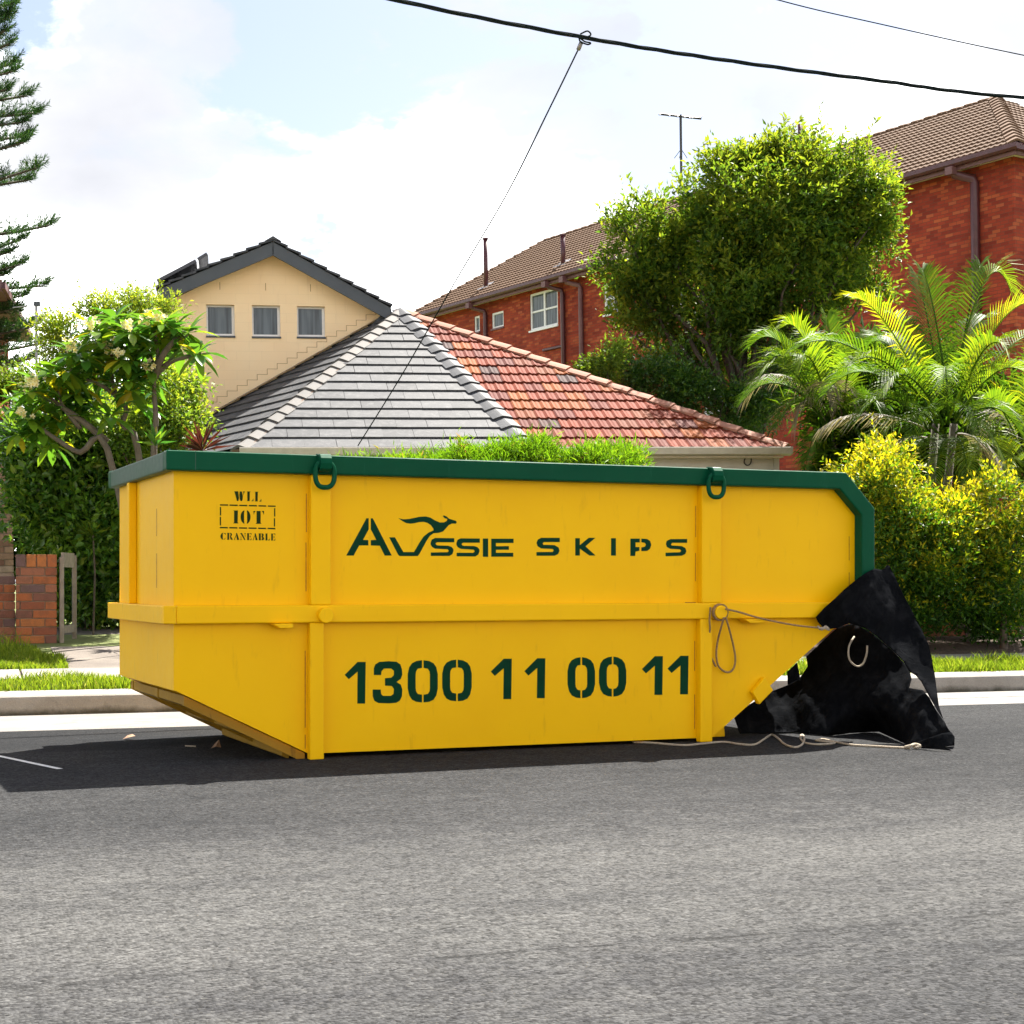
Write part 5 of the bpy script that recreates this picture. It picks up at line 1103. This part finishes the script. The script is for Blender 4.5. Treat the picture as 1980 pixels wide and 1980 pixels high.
# ---- frangipani: thick forked limbs, each ending in a rosette of long leaves
def frangipani():
    Y = 16.8; z1 = lambda x, y: (x / 3.864, 440 + y / 3.864)
    X = (z1(1160, 0)[0] - CX) / F * Y; base = Vector((X, Y, ground_at(X, Y)))
    e = empty('frangipani', Matrix.Translation(base), 'frangipani tree with long leaf rosettes and cream flowers left of the skip', 'tree')
    P = lambda x, y, dy=0.0: at(*z1(x, y), Y + dy) - base
    tr = [[(0, 0, -.1), P(1150, 1690), P(1165, 1450), P(1155, 1280), P(1150, 1120)], [P(1150, 1120), P(1200, 1060), P(1300, 990), P(1430, 960)], [P(1150, 1120), P(1130, 1000, .2), P(1050, 880, .2), P(980, 800, .2)], [P(1160, 1090), P(1220, 950, -.1), P(1300, 850, -.1), P(1400, 800, -.1)], [P(1150, 1100), P(1180, 950), P(1150, 760)],
          [(.0, .1, .1), P(1030, 1660, .1), P(920, 1480, .1), P(945, 1360, .1), P(880, 1270, .1), P(830, 1120, .1)], [P(880, 1270, .1), P(760, 1180), P(620, 1130)], [P(830, 1120, .1), P(840, 1000), P(820, 900)],
          [(-.1, .1, .1), P(800, 1650, -.1), P(600, 1680, -.1), P(420, 1580, -.1), P(280, 1480, -.1)], [P(800, 1600), P(620, 1450), P(400, 1300), P(260, 1220)], [P(600, 1500), P(480, 1350), P(430, 1220)]]
    mb = MB()
    for k, t in enumerate(tr):
        t = smoothpts(t, 4); r0 = .040 if len(t) > 12 else .028; mb.tube(t, [r0 * (1 - .55 * i / len(t)) for i in range(len(t))], 8)
    mb.build('trunk', MAT['bark_grey'], e, smooth=True)
    ros = [(1150, 740, 1), (980, 790, 1), (830, 940, 1), (700, 780, 1), (570, 950, 1), (1400, 790, 0), (1470, 950, 0), (960, 1150, 0), (1130, 1080, 1), (700, 1120, 0), (600, 1190, 0), (290, 1170, 1), (220, 1230, 1), (220, 1440, 1), (310, 1530, 0), (140, 1550, 0), (905, 990, 1), (1050, 690, 0), (860, 690, 0), (1220, 720, 1), (450, 1230, 0), (1100, 900, 0), (400, 1100, 0), (640, 1000, 0), (1000, 1000, 0), (350, 1400, 0), (760, 870, 0), (900, 760, 0), (1300, 760, 0), (1350, 900, 0), (1200, 850, 0), (750, 1000, 0), (520, 1080, 0), (850, 1060, 0), (1050, 1050, 0), (480, 1160, 0), (180, 1340, 0), (330, 1280, 0), (1010, 880, 0), (660, 1060, 0), (250, 1500, 0), (980, 1230, 0), (1080, 1160, 0), (520, 1320, 0), (700, 1300, 0), (620, 1400, 0), (450, 1450, 0), (820, 1420, 0), (560, 1250, 0), (1040, 1330, 0), (380, 1620, 0)]
    for x, y, fl in ros:
        c = P(x, y, random.uniform(-.25, .3)); n = 17
        az = np.linspace(0, 6.283 * 2.4, n) + rng.normal(0, .2, n); el = np.linspace(.95, -.45, n) + rng.normal(0, .15, n)
        D = np.stack([np.cos(az) * np.cos(el), np.sin(az) * np.cos(el), np.sin(el)], 1); pos = np.array(c) + D * .02
        # each leaf as a strip of four bent segments
        mb = MB(); T = []
        for k in range(n):
            L = random.uniform(.22, .36); w = L * random.uniform(.13, .165); d = Vector(D[k]); s = d.cross(Vector((0, 0, 1))); s = s.normalized() if s.length > .05 else Vector((1, 0, 0)); u = s.cross(d)
            tl = np.clip(rng.normal(.64, .16) + (.45 if random.random() < .05 else 0), 0, 1); row = []; p = Vector(pos[k]); dd = d.copy()
            for j, ww in enumerate((.12, .75, 1.0, .8, .02)):
                for sg, h in ((-1, .22), (0, 0), (1, .22)): row.append(p + s * (sg * ww * w) + u * (h * ww * w))
                dd = (dd + Vector((0, 0, -.16))).normalized(); p = p + dd * L / 4
            b = len(mb.v); mb.v += [tuple(v) for v in row]
            for j in range(4):
                for i in range(2): mb.f.append((b + j * 3 + i, b + j * 3 + i + 1, b + j * 3 + i + 4, b + j * 3 + i + 3))
            T += [tl] * 15
        me = mb.mesh('leaf_rosette', True); a = me.attributes.new('tone', 'FLOAT', 'POINT'); a.data.foreach_set('value', np.array(T, np.float32))
        obj('leaf_rosette', me, LM['leaf_frangi'], e)
        if fl:
            mb = MB(); T = []
            for k in range(random.randint(8, 13)):
                q = Vector(c) + Vector((random.gauss(0, .04), random.gauss(0, .03) - .16, .05 + random.gauss(0, .035))); fn = (Vector((random.gauss(0, .5), -.8, random.gauss(.4, .4)))).normalized(); t1 = fn.orthogonal().normalized(); t2 = fn.cross(t1)
                for m in range(5):
                    a = m * 1.2566; r_ = t1 * math.cos(a) + t2 * math.sin(a); s_ = t1 * -math.sin(a) + t2 * math.cos(a)
                    b = len(mb.v); mb.v += [tuple(q), tuple(q + r_ * .018 + s_ * .012 + fn * .008), tuple(q + r_ * .036 + fn * .010), tuple(q + r_ * .018 - s_ * .010 + fn * .004)]; mb.f.append((b, b + 1, b + 2, b + 3)); T += [.0, .75, 1, .75]
            me = mb.mesh('flower_cluster'); a = me.attributes.new('tone', 'FLOAT', 'POINT'); a.data.foreach_set('value', np.array(T, np.float32)); obj('flower_cluster', me, LM['petal'], e, kind='stuff')
frangipani()

# ---- strap-leaved red cordylines
def spiky(x, y, Y, n, L, w, mat, label, name='cordyline', updir=1.0):
    c = at(x, y, Y); z = ground_at(c.x, Y); e = empty(name, Matrix.Translation((c.x, Y, z)), label, 'plant')
    MB().tube([(0, 0, -.05), (.02, 0, (c.z - z) * .6), (0, 0, c.z - z)], [.012, .01, .008], 6).build('stem', MAT['bark'], e)
    pos = np.tile(np.array([0, 0, c.z - z]), (n, 1)); az = rng.uniform(0, 6.283, n); el = rng.uniform(.1, 1.45, n) * updir
    D = np.stack([np.cos(az) * np.cos(el), np.sin(az) * np.cos(el), np.sin(el)], 1)
    me = leafmesh('leaves', pos, D, np.tile([0, .3, 1.0], (n, 1)), L * rng.uniform(.6, 1.1, n), w * rng.uniform(.8, 1.2, n), np.clip(rng.normal(.5, .25, n), 0, 1), droop=.12); obj('leaves', me, mat, e)
spiky(392, 872, 17.0, 46, .36, .022, LM['leaf_red'], 'dark red spiky cordyline just above the left end of the rim')
spiky(330, 760, 18.6, 40, .42, .024, LM['leaf_red'], 'dark red spiky cordyline between the frangipani and the cream wall')
spiky(300, 862, 15.8, 12, .32, .05, LM['leaf_frangi'], 'pale broad-leaved seedling above the left corner of the rim', 'seedling')
spiky(180, 1035, 17.6, 34, .26, .018, LM['leaf_light'], 'pale grassy tuft in the dark shrub between gate and skip', 'spider_plant', .7)

# ---- golden cane palms: arching fronds with narrow leaflets
def frond(base, tip, arch, n, ll, tone, side_up=.45, seed=0, dry=False):
    """mesh of one frond: rachis tube and two rows of leaflets"""
    a, b = Vector(base), Vector(tip); c = (a + b) * .5 + Vector((0, 0, arch)) + (b - a) * .12
    pts = [a * (1 - t) ** 2 + c * (2 * t * (1 - t)) + b * t * t for t in np.linspace(0, 1, 14)]
    mb = MB(); mb.tube(pts, [.016 * (1 - .8 * i / 13) for i in range(14)], 5); T = [max(0, tone - .15)] * len(mb.v)
    for i in range(n):
        t = .16 + .84 * i / (n - 1); p = a * (1 - t) ** 2 + c * (2 * t * (1 - t)) + b * t * t
        tg = ((c - a) * (1 - t) + (b - c) * t).normalized(); s = tg.cross(Vector((0, 0, 1))); s = s.normalized() if s.length > .1 else Vector((1, 0, 0)); u = s.cross(tg)
        L = ll * (.55 + .6 * math.sin(math.pi * min(1, t * .85 + .15))) * random.uniform(.85, 1.1); w = .013 * (1 if not dry else .7)
        for sg in (-1, 1):
            d = (tg * (.55 + .5 * t) + s * sg * (.85 - .35 * t) + u * side_up).normalized(); nn = d.cross(tg); nn = nn.normalized() if nn.length > .01 else s
            sag = Vector((0, 0, -1)) * L * (random.uniform(.22, .48) if not dry else random.uniform(.4, .8))
            q1 = p + d * L * .5 + sag * .18; q2 = p + d * L + sag; wv = tg * w
            k = len(mb.v); mb.v += [tuple(p - wv * .5), tuple(p + wv * .5), tuple(q1 + wv), tuple(q1 - wv), tuple(q2)]; mb.f += [(k, k + 1, k + 2, k + 3), (k + 3, k + 2, k + 4)]
            tt = float(np.clip(tone - .06 + random.gauss(0, .09), 0, 1)); T += [tt, tt, tt, tt, min(1, tt + .12)]
    me = mb.mesh('frond', True); at_ = me.attributes.new('tone', 'FLOAT', 'POINT'); at_.data.foreach_set('value', np.array(T, np.float32)); return me
def palm(label, x0, y0, Y, fronds, stems, dry=(), r=.06):
    c = at(x0, y0, Y); z = ground_at(c.x, Y); base = Vector((c.x, Y, z)); e = empty('cane_palm', Matrix.Translation(base), label, 'palm', 'golden cane palms')
    for sx, sy in stems:
        p = at(sx, sy, Y) - base
        st = MB(); pts = [(p.x * .3, 0, -.1), (p.x * .8, 0, p.z * .5), tuple(p)]; st.tube(pts, [r, r * .9, r * .8], 8); o = st.build('stem', MAT['bark_grey'], e, smooth=True)
        for k in range(5):
            zz = p.z * (.45 + .1 * k); xx = p.x * (.75 + .05 * k); MB().tube([(xx, 0, zz), (xx, 0, zz + .015)], r * 1.04, 10).build('leaf_scar', MAT['bark'], o)
    for (bx, by, tx, ty, ar, dy, tone, ll) in fronds:
        obj('frond', frond(at(bx, by, Y) - base, at(tx, ty, Y + dy) - base, ar, 40, ll, tone), LM['leaf_palm'], e)
    for (bx, by, tx, ty, ar, dy, ll) in dry:
        obj('dry_frond', frond(at(bx, by, Y) - base, at(tx, ty, Y + dy) - base, ar, 30, ll, .5, .1, dry=True), LM['leaf_dry'], e)
f_ = lambda L: [(a * K9, b * K9, c * K9, d * K9, *r) for a, b, c, d, *r in L]
palm('tall cane palm with bright yellow-green fronds behind the yellow hedge', 1735, 900, 19.6,
     f_([(1765, 790, 1610, 562, .55, -.5, .80, .46), (1790, 760, 1740, 510, .45, .5, .46, .46), (1795, 740, 1905, 545, 1.25, .3, .56, .46), (1800, 760, 1850, 500, .35, .6, .42, .46), (1790, 790, 1960, 575, .75, -.4, .84, .48), (1770, 800, 1600, 690, .65, -.9, .55, .44), (1760, 800, 1500, 660, .8, -.3, .45, .46), (1800, 800, 1950, 720, .7, -.6, .62, .46), (1770, 790, 1690, 600, .35, .6, .45, .46), (1780, 780, 1730, 520, .30, .8, .40, .46), (1750, 810, 1620, 790, .6, -.4, .40, .42), (1810, 800, 1930, 830, .6, -.4, .45, .42), (1770, 810, 1720, 840, .7, -1.0, .42, .40), (1800, 800, 1850, 830, .6, -1.0, .42, .40), (1770, 780, 1860, 600, .4, .8, .42, .46), (1760, 800, 1560, 740, .8, .3, .38, .46), (1780, 800, 1660, 740, .7, -1.2, .50, .44), (1800, 790, 1900, 660, .7, -1.0, .60, .46), (1790, 800, 1780, 730, .8, -1.4, .48, .42), (1760, 790, 1640, 650, .6, .9, .34, .46), (1800, 790, 1990, 640, .7, .9, .40, .48), (1765, 830, 1690, 930, .5, -.8, .50, .38), (1790, 830, 1760, 940, .5, -1.2, .45, .38), (1800, 830, 1830, 930, .5, -1.1, .50, .38), (1775, 820, 1640, 860, .6, -1.0, .52, .40), (1800, 820, 1900, 880, .6, -.9, .55, .40)]),
     [(1765 * K9, 800 * K9), (1800 * K9, 800 * K9)], f_([(1760, 830, 1650, 880, .35, -.2, .40), (1800, 820, 1880, 880, .3, .0, .36), (1750, 810, 1560, 800, .3, .2, .40)]))
palm('shorter cane palm with drooping fronds beside the red roof corner', 1600, 900, 21.5,
     f_([(1560, 820, 1440, 700, 1.0, -.3, .55, .46), (1565, 810, 1420, 650, .9, .2, .42, .46), (1570, 800, 1480, 615, .7, -.2, .66, .44), (1580, 800, 1560, 600, .4, .2, .46, .44), (1590, 800, 1650, 640, .7, .3, .46, .44), (1570, 820, 1470, 800, .7, -.5, .36, .42), (1590, 820, 1660, 780, .6, -.5, .40, .42), (1570, 830, 1520, 880, .6, -.6, .34, .40), (1600, 830, 1640, 880, .6, -.4, .34, .40), (1575, 810, 1400, 760, .8, .1, .34, .42), (1580, 790, 1520, 640, .5, .6, .36, .44), (1570, 800, 1500, 700, .9, -.8, .55, .44), (1590, 800, 1610, 690, .6, -.8, .5, .42), (1560, 810, 1430, 720, .9, -.6, .48, .44)]),
     [(1575 * K9, 820 * K9), (1605 * K9, 830 * K9)], f_([(1560, 800, 1495, 790, .55, -.3, .45), (1570, 790, 1410, 745, .8, .4, .42), (1590, 790, 1560, 740, .5, -.6, .45), (1560, 820, 1610, 760, .5, -.2, .42)]), .05)
palm('cane palm at the right edge with low yellow-green fronds', 1950, 900, 20.6,
     f_([(1930, 860, 1850, 760, .5, -.3, .55, .42), (1940, 860, 1960, 660, .3, .2, .60, .44), (1930, 880, 1830, 870, .5, -.6, .66, .40), (1950, 870, 2040, 700, .6, .2, .55, .44), (1935, 880, 1880, 920, .45, -.8, .60, .38), (1945, 880, 2000, 880, .5, -.5, .6, .40)]),
     [(1940 * K9, 870 * K9)], f_([(1930, 860, 1870, 800, .5, .2, .4), (1940, 850, 1990, 760, .4, .2, .4)]), .05)

tree('undergrowth', 'tangled green undergrowth below the palms, above the yellow hedge', 'shrub',
     [lobe_px(x, y, rx, ry, 22 + dy, .7, n) for x, y, rx, ry, dy, n in ((1660, 890, 60, 70, 0, 40), (1680, 850, 70, 80, .2, 50), (1720, 860, 70, 80, .3, 50), (1800, 840, 80, 80, .4, 50), (1890, 850, 80, 80, .4, 50), (1980, 850, 80, 90, .4, 46), (1640, 780, 50, 60, .5, 26), (1700, 740, 70, 60, .8, 30), (1840, 740, 70, 50, .8, 24))],
     1760, 22, 60, .20, .24, .022, LM['leaf_palm'], r0=.05, nl=12, tone_mu=.26, up=.6, rand=.9, tone_sd=.14, droop=.35)
# ---- tall pine at the left edge: branches sweep out from a trunk outside the frame
def pine():
    Y = 36; k = Y / F; X0 = (-150 - CX) * k; e = empty('norfolk_pine', Matrix.Translation((X0, Y, .6)), 'tall dark pine with tiered branches reaching in at the left edge', 'tree')
    top = at(-150, -520, Y).z - .6
    MB().tube([(0, 0, -.2), (0, 0, top * .5), (0, 0, top)], [.32, .2, .04], 10).build('trunk', MAT['bark'], e, smooth=True)
    tips = [(62, 15), (40, 66), (25, 92), (22, 152), (45, 215), (60, 312), (58, 352), (30, 440), (132, 470), (180, 555), (115, 600), (122, 670), (115, 700), (177, 825), (137, 885), (240, 1108), (105, 1175), (97, 1300), (212, 1405), (120, 1450), (190, 1580), (140, 1610), (190, 1690), (155, 1760), (60, 1520), (75, 1800), (40, 1240), (20, 1350), (70, 1660), (90, 1530)]
    pts = [(x / 2.54, y / 2.54, 0) for x, y in tips]
    pos = []; dr = []; wood = MB()
    def branch(tip, a0):
        L = (tip - a0).length; n = 24; P = []
        for i in range(n + 1):
            u = i / n; p = a0.lerp(tip, u); p = p + Vector((0, 0, -.07 * L * math.sin(math.pi * u) * (1 - .3 * u))); P.append(p)
        wood.tube(P[::3] + [P[-1]], [.05 * (1 - .8 * i / 9) + .008 for i in range(len(P[::3]) + 1)], 5)
        for i in range(6, n + 1):
            if i % 8 in (3, 4) and random.random() < .8: continue
            t = (P[i] - P[i - 1]).normalized(); sd = t.cross(Vector((0, 0, 1))).normalized(); tw = (.20 + .32 * math.sin(math.pi * i / n)) * random.uniform(.6, 1.3)
            for sg in (-1, 1, 0):
                if sg == 0 and i < n - 1: continue
                q1 = P[i] + (sd * sg * .8 + t * .7 + Vector((0, 0, .25))).normalized() * (tw if sg else .3)
                m = 26
                for j in range(m):
                    v = j / m; c = P[i].lerp(q1, v) + Vector((0, 0, .10 * v * v)); dd = (q1 - P[i]).normalized()
                    for _ in range(2):
                        r_ = Vector((random.gauss(0, 1), random.gauss(0, 1), random.gauss(.5, .9))); r_ = (r_ - dd * r_.dot(dd)).normalized(); pos.append(tuple(c)); dr.append(tuple(dd * .75 + r_ * .7))
    for x, y, dy in pts:
        t = at(x, y, Y + random.uniform(-1.2, .8)) - Vector((X0, Y, .6)); a0 = Vector((0, 0, t.z - random.uniform(-.15, .25))); branch(t, a0)
    for i in range(20):
        zz = random.uniform(3.5, top * .95); az = random.uniform(2.0, 4.3); L = 3.8 * (1 - zz / top * .75); branch(Vector((math.cos(az) * L, math.sin(az) * L, zz + .4)), Vector((0, 0, zz)))
    wood.build('branches', MAT['bark'], e, smooth=True, kind='stuff')
    n = len(pos); me = leafmesh('foliage', np.array(pos), np.array(dr), rng.normal(size=(n, 3)), rng.uniform(.09, .15, n), np.full(n, .016), np.clip(rng.normal(.5, .2, n), 0, 1)); obj('foliage', me, LM['leaf_pine'], e)
pine()

# ------------------------------------------------------------------ wires and masts
MAT['cable'] = pm('black_cable_sheath', (.010, .014, .015), (.014, .022, .022), 30, .8, spec=.02)
def line(name, pts, r, label, cat='wire', mat='cable'):
    P = smoothpts([at(x, y, Y) for x, y, Y in pts], 8); o = P[0]; return MB().tube([p - o for p in P], r, 8).build(name, MAT[mat], M=Matrix.Translation(o), smooth=True, label=label, cat=cat)
cab = empty('street_cable', Matrix.Translation(at(1127, 72, 15.6)), 'thick bundled overhead power cable crossing the top of the picture', 'cable')
oc = at(1127, 72, 15.6); cp = smoothpts([at(x, y, Y) - oc for x, y, Y in ((-700, -430, 12.4), (300, -118, 13.6), (753, -3, 14.6), (1127, 72, 15.6), (1400, 116, 16.4), (1700, 156, 17.3), (1980, 189, 18.2), (2700, 240, 20.6))], 14)
for ph in range(3):
    tw = []
    for i, p in enumerate(cp): a = i * .55 + ph * 2.094; tw.append(p + Vector((0, math.cos(a), math.sin(a))) * .011)
    MB().tube(tw, .0115, 7).build('strand', MAT['cable'], cab, smooth=True)
sv = empty('service_wire', Matrix.Translation(oc), 'thin service wire dropping from the street cable to the grey roof', 'wire')
e0 = at(1118, 96, 15.7) - oc; wp = [(1118, 96, 15.7), (1060, 215, 16.6), (980, 375, 18.0), (880, 545, 19.6), (780, 720, 20.9), (692, 862, 21.6)]
MB().tube(smoothpts([at(x, y, Y) - oc for x, y, Y in wp], 8), .0075, 6).build('wire', MAT['cable'], sv, smooth=True)
MB().tube([e0, at(1124, 82, 15.65) - oc], .022, 8).build('clamp', MAT['steel'], sv, smooth=True)
MB().tube(smoothpts([at(x, y, 15.62) - oc for x, y in ((1122, 66), (1136, 60), (1142, 68), (1125, 74), (1118, 70), (1130, 80), (1142, 83), (1136, 86), (1122, 80), (1120, 72))], 5), .008, 6).build('loop', MAT['cable'], sv, smooth=True)
line('phone_wire', [(1200, -90, 24), (1505, 0, 25), (1700, 46, 26), (1980, 107, 27), (2400, 190, 29)], .010, 'hair-thin wire crossing the top right corner of the sky')
pm_ = at(72, 700, 33); mast = empty('aerial_mast', Matrix.Translation((pm_.x, 33, .6)), 'slim metal mast with a small box beside the pine', 'mast')
zt = at(72, 592, 33).z - .6
MB().tube([(0, 0, 0), (-.02, 0, zt)], .03, 6).build('pole', MAT['steel'], mast); MB().box(-.06, .06, -.05, .05, zt, zt + .09).build('head_box', MAT['charcoal'], mast); MB().tube([(-.02, 0, zt + .02), (-.5, 0, zt - .03)], .012, 5).build('arm', MAT['steel'], mast)
